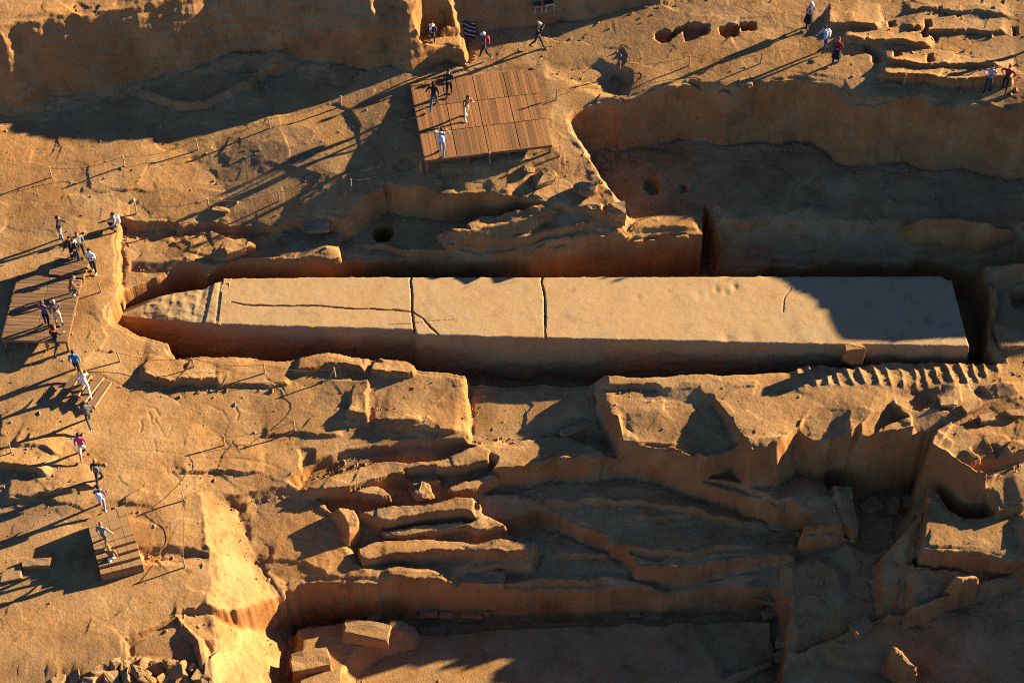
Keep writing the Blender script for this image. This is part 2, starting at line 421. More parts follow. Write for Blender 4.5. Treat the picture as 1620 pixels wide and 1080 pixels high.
# --- ledges of the near side, right of the gap
patch([(950,588),(1220,583),(1252,580),(1258,571),(1345,574),(1400,567),(1600,566),(1900,562),(1900,590),(1760,635),(1660,690),(1620,728),(1560,752),(1535,748),(1480,712),(1420,692),(1360,690,-1.45),(1345,697,-1.5),(1300,702,-1.55),(1265,690,-1.35),(1240,712),
       (1190,717),(1165,705,-1.6),(1115,727,-2.0),(1040,714,-1.9),(985,700,-1.75),(968,665,-1.4),(960,630,-1.1)],
      [(950,588,-.85),(1600,568,-.75),(1250,700,-1.0)], w=0.6)
# sunken, shaded corner and the tilted slabs there
patch([(982,648),(1015,640),(1045,628),(1100,626),(1128,634),(1150,668),(1178,704),(1150,720),(1115,727),(1040,714),(983,700)], [(985,645,-1.2),(1100,630,-1.15),(985,700,-1.8),(1130,715,-2.15)], w=0.15)
patch([(955,616),(1030,613),(1040,622),(1012,650),(985,658),(970,655)], -1.2, w=.2)
patch([(1015,622),(1060,616),(1110,618),(1100,632),(1060,640),(1015,636)], [(1015,622,-1.15),(1110,618,-1.0),(1050,638,-1.4)], w=.1, jag=.7)
patch([(1128,628),(1150,614),(1285,612),(1300,632),(1272,650),(1262,680),(1215,712),(1190,716),(1172,690),(1150,655)], [(1130,630,-.95),(1290,615,-.95),(1190,716,-1.1)], w=0.08, warp=.6)
patch([(1282,650),(1330,645),(1340,640),(1342,690),(1325,700),(1280,700),(1265,685)], [(1285,650,-1.05),(1340,645,-1.0),(1300,700,-1.55)], w=.12)
patch([(1345,648),(1395,638),(1345,692)], [(1345,648,-.8),(1395,638,-.9),(1345,692,-1.1)], w=.06)
patch([(1395,640),(1420,612),(1412,640),(1430,668),(1380,690),(1360,688)], [(1400,640,-1.0),(1420,620,-.9),(1380,690,-1.5)], w=.12)
patch([(1432,672),(1465,662),(1500,690),(1530,715),(1545,745),(1500,715),(1460,700),(1430,690)], [(1432,680,-.85),(1500,690,-.9),(1540,744,-1.3)], w=.1)
for o, z_ in (([(1412,598),(1440,590),(1462,598),(1480,640),(1450,655),(1420,640)], [(1412,598,-.75),(1470,610,-.95),(1440,650,-1.25)]), ([(1480,612),(1530,606),(1545,625),(1500,640)], [(1480,612,-.7),(1545,620,-.8),(1500,640,-.95)]),
              ([(1550,606),(1640,600),(1640,622),(1570,630)], [(1550,606,-.6),(1640,600,-.55),(1570,630,-.8)]), ([(1500,650),(1560,640),(1580,662),(1530,676),(1505,670)], [(1500,650,-.9),(1560,640,-.85),(1530,676,-1.2)]),
              ([(1580,672),(1640,664),(1640,690),(1600,700)], [(1580,672,-.9),(1640,664,-.8),(1600,700,-1.2)]), ([(1545,690),(1590,706),(1600,735),(1560,742),(1535,715)], [(1545,690,-1.0),(1600,710,-1.1),(1560,742,-1.6)]),
              ([(1440,655),(1480,650),(1498,668),(1470,690),(1440,680)], [(1440,655,-.95),(1490,660,-1.0),(1460,688,-1.4)])):
    patch(o, z_, w=.07, jag=.4)
# --- trench round the obelisk
patch([(183,520,-.3),(184,505,-.3),(190,480,.4),(193,457,.5),(215,449,.45),(250,437,.4),(268,425,.4),(310,421,.36),(326,428,.3),(350,415,.36),(390,412,.36),(500,412,.32),(525,418,.2),(560,411,.2),
       (650,406,.3),(740,416,.1),(800,410,.2),(900,400,.3),(960,388,.4),(1060,372,.7),(1105,366,.8),(1125,410,-.4),(1300,420,-1.0),(1500,415,-.8),(1548,418,-.3),(1562,450,0),(1566,540,0),(1572,572,-.6),(1400,568,-.75),(1345,575,-.8),
       (1258,572,-.8),(1250,581,-.8),(1220,584,-.8),(950,589,-.85),(935,598,-1.2),(745,597,-1.3),(715,590,-1.0),(662,582,-.95),(645,571,-.92),(600,567,-.88),(520,561,-.9),(420,568,-.75),(330,568,-.6),(280,564,-.5),(265,546,-.4),(225,534,-.3)],
      -3.3, w=0.22, rz=0.0, warp=.5)
# slot in the far wall
patch([(1116,325,.7),(1130,352,.6),(1138,372,.6),(1135,425,.3),(1108,425,.3),(1106,380,.6)], -2.5, w=.12, mode='min')
# --- the gap between the near ledges
patch([(738,600,-2.0),(935,598,-1.9),(938,640,-2.0),(960,690,-2.3),(950,700,-2.5),(748,703,-2.4),(742,660,-2.2)], [(745,610,-1.9),(930,610,-1.7),(850,690,-2.3)], w=0.25, mode='min')
# --- rough plateau, its bright flank and the rough slope right of it
G3 = plane_from([(322,850,-1.85),(308,960,-2.25),(60,860,-1.55)])
F3 = plane_from([(326,860,-1.9),(396,868,-3.6),(334,940,-2.25)])
O3 = plane_from([(470,790,-2.9),(465,945,-5.0),(720,940,-5.7)])
L3 = plane_from([(338,985,-2.9),(345,1080,-3.3),(462,1000,-8.0)])
def pl(c, X, Y): return c[0] + c[1] * X + c[2] * Y
def solved(pts, f, w, zz, jag=.6):
    P = pts_on(pts, zz)
    s = window(P, w + .8)
    X = WX[s] + JX[s] * jag; Y = WY[s] + JY[s] * jag
    m = lin(-poly_sd(P, X, Y) / w + .5)
    T.H[s] = T.H[s] * (1 - m) + f(X, Y) * m
solved([(-60,860),(60,820),(140,800),(230,800),(310,775),(380,775),(470,779,-2.8),(512,790,-3.1),(545,850,-4.0),(560,885,-4.4),(600,894,-4.7),(720,906,-5.3),(730,947,-5.8),(640,939,-5.5),(575,951,-5.3),(464,948,-5.0),(440,940,-4.8),(400,960),(320,962),(200,1020),(90,1050),(-60,1100)],
       lambda X, Y: np.minimum(pl(G3, X, Y), np.maximum(pl(F3, X, Y), pl(O3, X, Y))), .35, G3)
solved([(290,966,-2.5),(345,968,-2.6),(400,968,-4.2),(440,950,-5.0),(470,962,-6.4),(484,1000,-8.0),(478,1060,-8.2),(470,1130,-8.4),(325,1130,-3.4),(312,1040,-3.2)],
       lambda X, Y: np.minimum(pl(G3, X, Y) - .15, pl(L3, X, Y)), .15, -3.0)
patch([(280,968),(300,964),(345,974),(348,1020),(330,1050),(318,1010)], [(300,966,-2.5),(345,975,-2.9),(335,1040,-3.4)], w=.1)
patch([(196,1022),(235,1002),(283,976),(300,1010),(310,1045),(255,1045),(200,1045)], [(200,1030,-2.9),(290,1000,-2.8),(300,1040,-3.1)], w=.1)
broken([(70,1050),(200,1030),(320,1030),(345,1060),(345,1120),(70,1120)], .12, 1.1, 7)
# --- smooth bed of a second, abandoned cut at the bottom
patch([(462,978,-7.2),(480,974,-7.4),(640,972,-8.4),(900,966,-8.4),(1220,955,-8.4),(1240,985),(1235,1060),(1225,1120),(462,1120)], -8.7, w=.2, mode='min')
patch([(530,1015),(640,1004),(700,1000),(800,993),(1000,986),(1222,979),(1230,1028),(1222,1050),(1150,1085),(1100,1130),(530,1130)], [(640,1005,-8.3),(1220,980,-8.3),(900,1080,-8.4)], w=0.12, warp=.5)
patch([(462,990),(540,972),(655,980),(645,1002),(600,1010),(560,1040),(520,1100),(462,1100)], [(480,1000,-6.9),(640,990,-7.2),(520,1080,-7.3)], w=.6)

# --- lower right rocks
patch([(1300,780),(1450,770),(1420,850),(1390,870),(1330,860)], -6.0, w=.3, mode='min')
patch([(1465,768),(1478,772),(1500,800),(1530,815),(1560,812),(1620,786),(1700,770),(1900,760),(2200,1200),(1850,1100),(1750,1010),(1680,940),(1640,896),(1612,888),(1560,878),(1500,867),(1465,868)], [(1470,770,-3.1),(1620,790,-2.95),(1500,860,-3.2)], w=.1, warp=.7)
patch([(1530,746),(1552,760),(1568,778),(1577,804),(1620,796),(1650,780),(1650,725),(1600,728)], [(1530,746,-1.9),(1577,802,-2.5),(1620,750,-2.05)], w=.12)
patch([(1395,870),(1420,845),(1465,790),(1465,870),(1452,885),(1455,970),(1400,978),(1388,960)], [(1395,880,-4.9),(1460,800,-3.6),(1455,960,-5.6)], w=.25, mode='max', jag=.5)
patch([(1450,885,-4.3),(1620,895,-3.9),(1620,915,-4.4),(1500,950,-5.0),(1440,975,-5.3)], [(1460,890,-4.4),(1600,895,-4.2),(1450,965,-5.3)], w=.3)
patch([(1245,890),(1300,870),(1335,900),(1345,990),(1300,1030),(1255,1035)], [(1250,900,-6.4),(1300,890,-5.4),(1335,980,-6.6),(1260,1020,-6.6)], w=.6, mode='max')
patch([(1312,772),(1345,770),(1360,840),(1352,850),(1330,830)], [(1312,775,-4.0),(1355,845,-5.3),(1345,775,-4.2)], w=.1, mode='max')
scarp([(1135,1082),(1225,1052),(1262,1040),(1330,1010),(1390,985),(1450,965),(1500,948),(1560,922),(1640,886)], -.6, 2.5, w=.08, warp=.15, taper=.04, jag=0)
patch([(1405,1012),(1425,1022),(1438,1040),(1455,1056),(1432,1052),(1410,1030)], [(1405,1012,-4.4),(1455,1056,-4.7),(1420,1040,-4.6)], w=.15)
patch([(1500,912),(1545,910),(1550,918),(1520,921)], -3.6, w=.12)
patch([(1518,1072),(1545,1074),(1560,1100),(1515,1100)], -4.3, w=.2)

# --- fractured zones
broken([(1150,718),(1300,704),(1420,696),(1500,730),(1470,790),(1200,800)], .28, 1.5, 4, 1.6, .3)
broken([(1260,880),(1460,870),(1620,900),(1620,1060),(1300,1060)], .15, 1.7, 1, 1.8, -.4)
broken([(320,790),(390,790),(402,870),(460,955),(478,1000),(470,1100),(345,1100),(330,960)], .15, .8, 3, 1.0, .8)
broken([(-60,50),(320,15),(640,30),(640,90),(300,110),(-60,190)], .30, 2.0, 2, 1.8, .15)
broken([(915,180),(1000,150),(1300,140),(1640,190),(1640,250),(1300,245),(950,225)], .22, 1.5, 5, 2.5, .05)
broken([(560,310),(900,335),(960,370),(900,410),(560,400)], .16, 1.3, 1, 2.2, -.1)
broken([(195,345),(520,350),(560,380),(530,410),(380,410),(200,440)], .14, 1.3, 1)
broken([(680,258),(880,250),(950,240),(985,330),(960,375),(880,330),(620,300)], .18, 1.3, 3)
broken([(960,614),(1130,622),(1130,640),(1000,690),(965,660)], .08, .9, 5)
broken([(1400,615),(1620,605),(1700,740),(1540,750),(1440,690),(1400,680)], .20, 1.5, 0)
broken([(480,730),(740,710),(780,760),(700,860),(560,860),(480,780)], .08, 1.4, 4)
broken([(0,560),(90,600),(110,780),(140,800),(0,860),(-60,800)], .10, 1.5, 6)
broken([(90,1060),(200,1040),(320,1040),(340,1060),(340,1100),(90,1100)], .4, .8, 7)
broken([(950,700),(1250,720),(1400,800),(1250,960),(800,960),(760,800)], .22, 2.2, 2, 2.2, -.25)
broken([(1260,760),(1470,780),(1400,1000),(1260,1030)], .2, 1.8, 5, 2.0, 1.3)
broken([(-300,300),(-20,300),(-20,1100),(-300,1100)], .2, 1.8, 1)
# --- joints: flat slabs and ledges
rg = sm(0.5 + 0.9 * fbm(GX, GY, 4.0, 3, .5, 5))
flat = np.zeros_like(T.H)
for o in ([(530,1015),(640,1004),(800,993),(1222,979),(1230,1028),(1150,1085),(1100,1130),(530,1130)], [(1258,572),(1600,567),(1588,585),(1540,608),(1255,612)], [(630,130),(860,100),(885,235),(660,265)], [(0,400),(140,400),(130,560),(-40,560)]):
    s_, m_, X_, Y_ = region(o, .5)
    flat[s_] = np.maximum(flat[s_], m_)
def bedding(step, amount, dip, layer, lo=.10, hi=.35):
    """layered rock: slopes break into ledges along gently dipping beds"""
    k = 5
    g = np.zeros_like(T.H)
    g[:, k:-k] = np.abs(T.H[:, 2 * k:] - T.H[:, :-2 * k]) / (GX[:, 2 * k:] - GX[:, :-2 * k])
    g2 = np.zeros_like(T.H); g2[k:-k] = np.abs(T.H[2 * k:] - T.H[:-2 * k]) / (GY[2 * k:] - GY[:-2 * k])
    m = amount * sm((np.maximum(g, g2) - lo) / (hi - lo)) * (1 - flat) * (1 - .8 * keep)
    n = dip[0] * GX + dip[1] * GY + step * .9 * tri(GX, GY, 2.6, layer, .1, 1.8) + step * .35 * tri(GX, GY, .7, layer + 2, .1, 1.6)
    q = (T.H + n) / step; b = np.floor(q); f = q - b
    f = np.where(f < .80, f * .30 / .80, .30 + (f - .80) * .70 / .20)
    T.H = T.H + m * ((b + f) * step - n - T.H)
near_ = (np.abs(GX) < 32) & (GY > -18) & (GY < 24)
keep = np.zeros_like(T.H)
for o in ([(950,600),(1640,590),(1640,760),(1480,760),(1180,730),(980,700)], [(470,715),(760,690),(820,740),(850,880),(560,890),(470,780)], [(560,300),(980,290),(1000,400),(560,410)], [(195,340),(545,345),(545,415),(195,450)]):
    s_, m_, X_, Y_ = region(o, .6)
    keep[s_] = np.maximum(keep[s_], m_)
slabs(2.1, .80, .16, 1, 1.7, .12, (1 - flat) * (1 - .85 * keep) * near_, .03)
slabs(1.0, .80, .10, 6, 1.6, .25, keep * near_, .04)
bedding(.5, .40, (.05, .10), 1, .45, 1.0)
# --- steps and niches on the near left slope
for c in ([(262,620),(278,628),(285,638)], [(233,646),(241,658),(246,672)], [(247,658),(252,676),(259,690)], [(272,666),(266,680),(262,692)], [(282,684),(287,695),(284,706)], [(243,694),(246,706),(244,716)], [(224,660),(228,672),(226,684)],
          [(165,714),(210,711),(250,713),(330,726),(400,730),(450,742)], [(250,730),(262,740),(266,752)], [(252,718),(262,726),(266,736)], [(375,640),(380,655),(372,668)], [(193,640),(205,641)], [(226,640),(245,642),(256,658)],
          [(420,600),(445,612),(450,630)], [(300,600),(310,612)], [(330,640),(352,650),(360,668)]):
    crack(c, .07, .05)
for c in ([(1085,130),(1110,140),(1180,152),(1195,165)], [(1310,148),(1302,165),(1308,185),(1304,210),(1325,232)], [(1262,150),(1258,170)]):
    crack(c, .12, .2)
for c in ([(1122,300),(1130,283),(1160,275),(1195,290),(1225,315),(1250,330)], [(1160,278),(1165,255),(1200,252),(1245,270),(1262,290),(1250,318)], [(1245,320),(1290,280),(1330,266),(1400,272),(1500,285),(1575,312)], [(1575,315),(1590,300),(1620,288)],
          [(1170,742),(1215,742),(1250,735),(1330,770)], [(1330,700),(1400,722),(1408,735)], [(580,560),(575,590)], [(1280,860),(1320,880)]):
    crack(c, .06, .06)
patch([(472,712),(480,730),(482,752),(505,735),(500,712)], [(472,712,-1.9),(482,752,-2.5),(505,725,-2.2)], w=.1)
scarp([(215,588),(230,590),(265,597),(300,594),(345,595),(352,606)], .5, 1.0, w=.08)
scarp([(345,610),(400,605),(465,607)], .2, 1.0, w=.06)
scarp([(460,578),(520,576),(560,578),(584,587)], .35, .8, w=.06)
scarp([(586,584),(620,588),(657,592)], .4, .5, w=.05, taper=.05)
scarp([(586,668),(582,630),(578,590)], .30, 1.6, w=.06)
scarp([(546,648),(565,652),(585,656)], .4, .7, w=.06)
scarp([(588,660),(630,664),(672,668)], .2, .6, w=.05)
raise_([(222,866),(262,862),(296,870),(320,880),(270,890),(225,884)], -.3, w=.4)
scarp([(-20,732),(40,738),(78,748)], .4, .9, w=.1)
scarp([(20,700),(60,704),(100,720)], .2, .9, w=.1)
scarp([(0,790),(60,785),(110,775),(150,765)], .3, .9, w=.1)
# --- steps in the rock left of the shelf and under the platform
scarp([(560,382),(640,395),(690,398),(740,386),(800,380),(870,366),(960,356)], .45, .8, w=.08)
scarp([(690,372),(740,378),(800,366),(850,346),(880,330)], .5, .8, w=.1)
scarp([(760,402),(840,394),(900,380),(960,372)], .35, .6, w=.08)
# --- old cutting marks on the right terrace
scarp([(1300,30),(1340,38),(1398,42)], .35, 1.0, w=.08)
scarp([(1330,58),(1400,62),(1475,70)], .4, 1.0, w=.08)
scarp([(1392,116),(1450,118),(1540,121),(1610,123)], .6, .8, w=.06, taper=.05)
scarp([(1390,96),(1470,101),(1560,98),(1600,104)], .28, .5, w=.06)
scarp([(1420,40),(1500,48),(1600,52)], .25, .9, w=.06)
scarp([(1420,18),(1500,14),(1600,24)], .2, .9, w=.06)
crack([(1365,68),(1385,80),(1392,98)], .35, .4)
for (px, py, a, b, d) in ((1465,36,5,5,.4),(1460,50,4,7,.4),(1447,44,3,4,.3),(1520,22,3,3,.3),(1500,17,3,3,.3),(1487,14,3,3,.3),(1605,50,4,6,.4),(1535,52,8,4,.3),(1420,84,5,5,.3),(1470,92,4,6,.3),(1410,38,5,4,.3),(1478,60,3,4,.3)):
    raise_([(px - a, py - b), (px + a * .8, py - b * 1.1), (px + a * 1.1, py + b * .7), (px - a * .8, py + b)], -d * .8, w=.14, warp=.6)
for o in ([(1038,52),(1050,48),(1064,52),(1062,64),(1048,67),(1038,60)],[(1085,46),(1100,38),(1122,42),(1120,56),(1105,60),(1088,64),(1084,56)],[(1138,42),(1155,36),(1172,40),(1168,54),(1150,61),(1140,56)],[(1174,36),(1196,36),(1196,48),(1178,48)],[(1060,56),(1090,48),(1090,56),(1062,62)]):
    raise_(o, -.6, w=.15)
# hole in the shelf, cups in the bay floor
raise_([(593,362),(603,358),(617,361),(621,370),(615,380),(600,381),(593,374)], -1.2, w=.12, warp=.2)
raise_([(1022,282),(1032,277),(1042,283),(1042,302),(1030,304),(1022,297)], -.5, w=.12, warp=.2)
raise_([(1075,293),(1085,291),(1088,303),(1078,306)], -.35, w=.12, warp=.2)

# --- pounded scallops along the near edge of the trench
s, m, X, Y = region([(1258,572),(1345,574),(1400,568),(1600,567),(1588,585),(1540,608),(1440,612),(1255,612),(1252,590)], .4, warp=.4)
q0 = at(1258, 572, -.8)
u = (X - q0[0] + (Y - q0[1]) * .25 + .14 * fbm(X, Y, 1.1, 2, .5, 1)) / .62; v = (Y - q0[1]) / .55 + .3 * np.floor(u)
cup = np.abs(np.sin(np.pi * u)) ** .55 * (.75 + .25 * np.abs(np.sin(np.pi * v)) ** .6)
T.H[s] += m * ((.11 + .04 * fbm(X, Y, 1.2, 2, .5, 3)) * (1 - cup) + .02 * fbm(X, Y, .5, 3, .6, 2))

for p_, h_ in (([(1040,748),(1100,752),(1180,772),(1290,803)],.35), ([(850,802),(950,790),(1050,802),(1180,832)],.3), ([(860,872),(960,882),(1080,870),(1200,862)],.3), ([(1000,822),(1100,815),(1220,832)],.25), ([(760,930),(860,915),(980,922)],.3),
               ([(600,668),(660,676),(730,684)],.2), ([(410,690),(470,680),(540,690)],.18), ([(280,748),(340,744),(420,748)],.2), ([(500,800),(530,815),(540,850)],.2), ([(600,905),(660,915),(715,925)],.15), ([(430,880),(480,890),(520,915)],.15)):
    scarp(p_, h_, 1.0, w=.08)
# --- smaller slabs
slabs(.85, .70, .05, 4, 1.6, -.1, (1 - flat) * near_ * (.35 + .65 * rg), .012)
# nothing on the far side stands high enough to shade the left two thirds of the obelisk
y0 = at(800, 437, 0)[1]; x1 = at(1085, 437, 0)[0]; x0 = at(200, 480, 0)[0]
dyf = GY - y0; xs_ = GX - 2.37 * dyf
m_ = (dyf > 0) & (dyf < 5.0) & (xs_ < x1) & (GX > x0)
T.H = np.where(m_, np.minimum(T.H, .80 * dyf - .03), T.H)
T.H += (0.004 + 0.010 * rg) * tri(GX, GY, .8, 2, .2, 1.5) * (1 - .8 * flat) + (0.002 + 0.007 * rg) * tri(GX, GY, .30, 5, .5, 1.3) * (1 - .7 * flat) + (0.003 + 0.005 * rg) * tri(GX, GY, 0.14, 7, .1, 1.2)
# weathered dark skin of the rock and drifted orange sand: per-vertex masks for the material
T.PAT = np.zeros_like(T.H); T.SND = np.zeros_like(T.H)
for o, k in (([(385,215),(430,196),(500,200),(516,235),(520,262),(470,275),(400,262)],.9),([(1060,-20),(1150,-20),(1170,30),(1130,45),(1080,35)],.8),([(950,20),(1060,10),(1120,60),(960,60)],.35),
             ([(200,400),(260,390),(300,420),(260,436),(200,440)],.5),([(655,750),(685,755),(690,795),(655,800)],.7),([(230,760),(330,775),(320,840),(240,850)],.25),
             ([(560,795),(640,790),(690,800),(640,815),(570,820)],.5),([(0,760),(120,770),(130,800),(0,860)],.5),([(180,1000),(300,1000),(330,1080),(90,1080)],.6),([(1440,600),(1500,600),(1490,625),(1450,625)],.4)):
    s_, m_, X_, Y_ = region(o, .8)
    T.PAT[s_] = np.maximum(T.PAT[s_], m_ * k)
for o, k in (([(630,10),(700,0),(735,60),(700,110),(640,60)],.8),([(1480,640),(1620,630),(1620,720),(1560,700)],.7),([(660,640),(740,640),(740,690),(620,690)],.4),([(440,800),(540,800),(560,880),(600,930),(480,940),(420,870)],.6),
             ([(340,700),(440,670),(470,720),(420,760)],.4),([(0,60),(300,10),(300,-40),(0,-40)],.5),([(1570,790),(1640,790),(1640,850),(1580,840)],.6),([(0,180),(120,220),(100,330),(0,360)],.5)):
    s_, m_, X_, Y_ = region(o, 1.2)
    T.SND[s_] = np.maximum(T.SND[s_], m_ * k)
# ------------------------------------------------------------------ materials
def mat(name, build):
    m = bpy.data.materials.new(name); m.use_nodes = True
    t = m.node_tree; b = t.nodes['Principled BSDF']
    build(t, b)
    return m

def N(t, kind, **kw):
    n = t.nodes.new(kind)
    for k, v in kw.items():
        if k.startswith('i_'): n.inputs[int(k[2:]) if k[2:].isdigit() else k[2:].replace('_', ' ')].default_value = v
        else: setattr(n, k, v)
    return n

def ramp(t, fac, stops):
    r = t.nodes.new('ShaderNodeValToRGB')
    e = r.color_ramp.elements
    e[0].position, e[0].color = stops[0][0], (*stops[0][1], 1)
    e[1].position, e[1].color = stops[-1][0], (*stops[-1][1], 1)
    for p, c in stops[1:-1]:
        q = e.new(p); q.color = (*c, 1)
    t.links.new(fac, r.inputs[0])
    return r.outputs[0]

def mixc(t, fac, a, b, mode='MIX'):
    n = t.nodes.new('ShaderNodeMix'); n.data_type = 'RGBA'; n.blend_type = mode
    for s, v in ((n.inputs[0], fac), (n.inputs[6], a), (n.inputs[7], b)):
        if hasattr(v, 'node'): t.links.new(v, s)
        elif isinstance(v, (int, float)): s.default_value = v
        else: s.default_value = (*v, 1)
    return n.outputs[2]

def noise(t, co, scale, detail=6, rough=0.6, dist=0.0):
    n = t.nodes.new('ShaderNodeTexNoise')
    n.inputs['Scale'].default_value = scale; n.inputs['Detail'].default_value = detail
    n.inputs['Roughness'].default_value = rough; n.inputs['Distortion'].default_value = dist
    t.links.new(co, n.inputs['Vector'])
    return n.outputs[0]

def rock(base, dark, light, orange, bump=0.5, dist=0.05, fine=9.0, masks=False):
    def f(t, b):
        co = t.nodes.new('ShaderNodeNewGeometry').outputs['Position']
        c = ramp(t, noise(t, co, 0.55, 8, 0.62), [(0.32, dark), (0.5, base), (0.68, light)])
        o = ramp(t, noise(t, co, 0.23, 5, 0.6, 0.8), [(0.50, (0, 0, 0)), (0.70, (.8, .8, .8))])
        c = mixc(t, o, c, orange)
        gp = ramp(t, noise(t, co, 0.38, 6, 0.65, 0.5), [(0.47, (0, 0, 0)), (0.66, (.55, .55, .55))])
        c = mixc(t, gp, c, tuple(k * q for k, q in zip(base, (0.86, 0.98, 1.28))))
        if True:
            # warm bounce from sunlit ground painted in: steep faces are tinted redder
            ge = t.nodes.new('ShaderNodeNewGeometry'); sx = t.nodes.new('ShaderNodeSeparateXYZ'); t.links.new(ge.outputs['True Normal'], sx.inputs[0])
            bounce_mask = ramp(t, sx.outputs[2], [(0.22, (1, 1, 1)), (0.62, (0, 0, 0))])
            c = mixc(t, bounce_mask, c, mixc(t, 1.0, c, (1.02, 0.80, 0.62), 'MULTIPLY'))
        if masks:
            for nm, col in (('patina', (0.125, 0.082, 0.055)), ('sand', (0.31, 0.145, 0.045))):
                at_ = t.nodes.new('ShaderNodeAttribute'); at_.attribute_name = nm
                mu = t.nodes.new('ShaderNodeMath'); mu.operation = 'MULTIPLY'
                t.links.new(at_.outputs['Fac'], mu.inputs[0])
                t.links.new(ramp(t, noise(t, co, 2.2, 6, 0.7), [(0.35, (0, 0, 0)), (0.6, (1, 1, 1))]), mu.inputs[1])
                c = mixc(t, mu.outputs[0], c, col)
        mp = t.nodes.new('ShaderNodeMapping'); mp.inputs['Scale'].default_value = (1.0, 1.0, 0.35); mp.inputs['Rotation'].default_value = (0.2, 0.1, 0.5)
        t.links.new(co, mp.inputs[0])
        st = ramp(t, noise(t, mp.outputs[0], 1.3, 9, 0.72, 0.6), [(0.28, (0.60, 0.56, 0.55)), (0.46, (1, 1, 1)), (0.60, (1, 1, 1)), (0.78, (1.15, 1.14, 1.12))])
        c = mixc(t, 0.85, c, st, 'MULTIPLY')
        sp = ramp(t, noise(t, co, fine * 1.7, 4, 0.75), [(0.28, (0.62, 0.60, 0.60)), (0.48, (1, 1, 1)), (0.74, (1.22, 1.20, 1.16))])
        c = mixc(t, 1.0, c, sp, 'MULTIPLY')
        t.links.new(c, b.inputs['Base Color'])
        b.inputs['Roughness'].default_value = 0.92
        b.inputs['Specular IOR Level'].default_value = 0.15
        bp = t.nodes.new('ShaderNodeBump'); bp.inputs['Strength'].default_value = bump; bp.inputs['Distance'].default_value = dist
        t.links.new(noise(t, co, fine, 6, 0.75), bp.inputs['Height'])
        t.links.new(bp.outputs[0], b.inputs['Normal'])
    return f
M = {}
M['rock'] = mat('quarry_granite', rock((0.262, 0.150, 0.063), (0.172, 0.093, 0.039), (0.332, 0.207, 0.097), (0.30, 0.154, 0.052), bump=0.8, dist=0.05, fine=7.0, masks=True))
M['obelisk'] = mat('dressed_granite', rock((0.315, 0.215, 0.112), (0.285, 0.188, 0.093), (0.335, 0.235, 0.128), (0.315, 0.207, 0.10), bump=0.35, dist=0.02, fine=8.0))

# ------------------------------------------------------------------ terrain mesh
def grid_mesh(name, X, Y, Z):
    r, c = X.shape
    me = bpy.data.meshes.new(name)
    idx = np.arange(r * c).reshape(r, c)
    q = np.stack([idx[:-1, :-1], idx[:-1, 1:], idx[1:, 1:], idx[1:, :-1]], -1).reshape(-1, 4)
    me.vertices.add(r * c); me.vertices.foreach_set('co', np.stack([X, Y, Z], -1).reshape(-1).astype(np.float32))
    me.loops.add(q.size); me.loops.foreach_set('vertex_index', q.reshape(-1).astype(np.int32))
    me.polygons.add(len(q)); me.polygons.foreach_set('loop_start', np.arange(0, q.size, 4, dtype=np.int32))
    me.update(calc_edges=True)
    return me

def link(name, me, material=None, parent=None):
    o = bpy.data.objects.new(name, me); COL.objects.link(o)
    if material is not None: me.materials.append(material)
    if parent is not None: o.parent = parent
    return o

me = grid_mesh('quarry_bedrock', GX, GY, T.H)
for nm, arr in (('patina', T.PAT), ('sand', T.SND)):
    at_ = me.attributes.new(nm, 'FLOAT', 'POINT'); at_.data.foreach_set('value', arr.reshape(-1).astype(np.float32))
gr = link('quarry_bedrock', me, M['rock'])
gr['kind'] = 'structure'

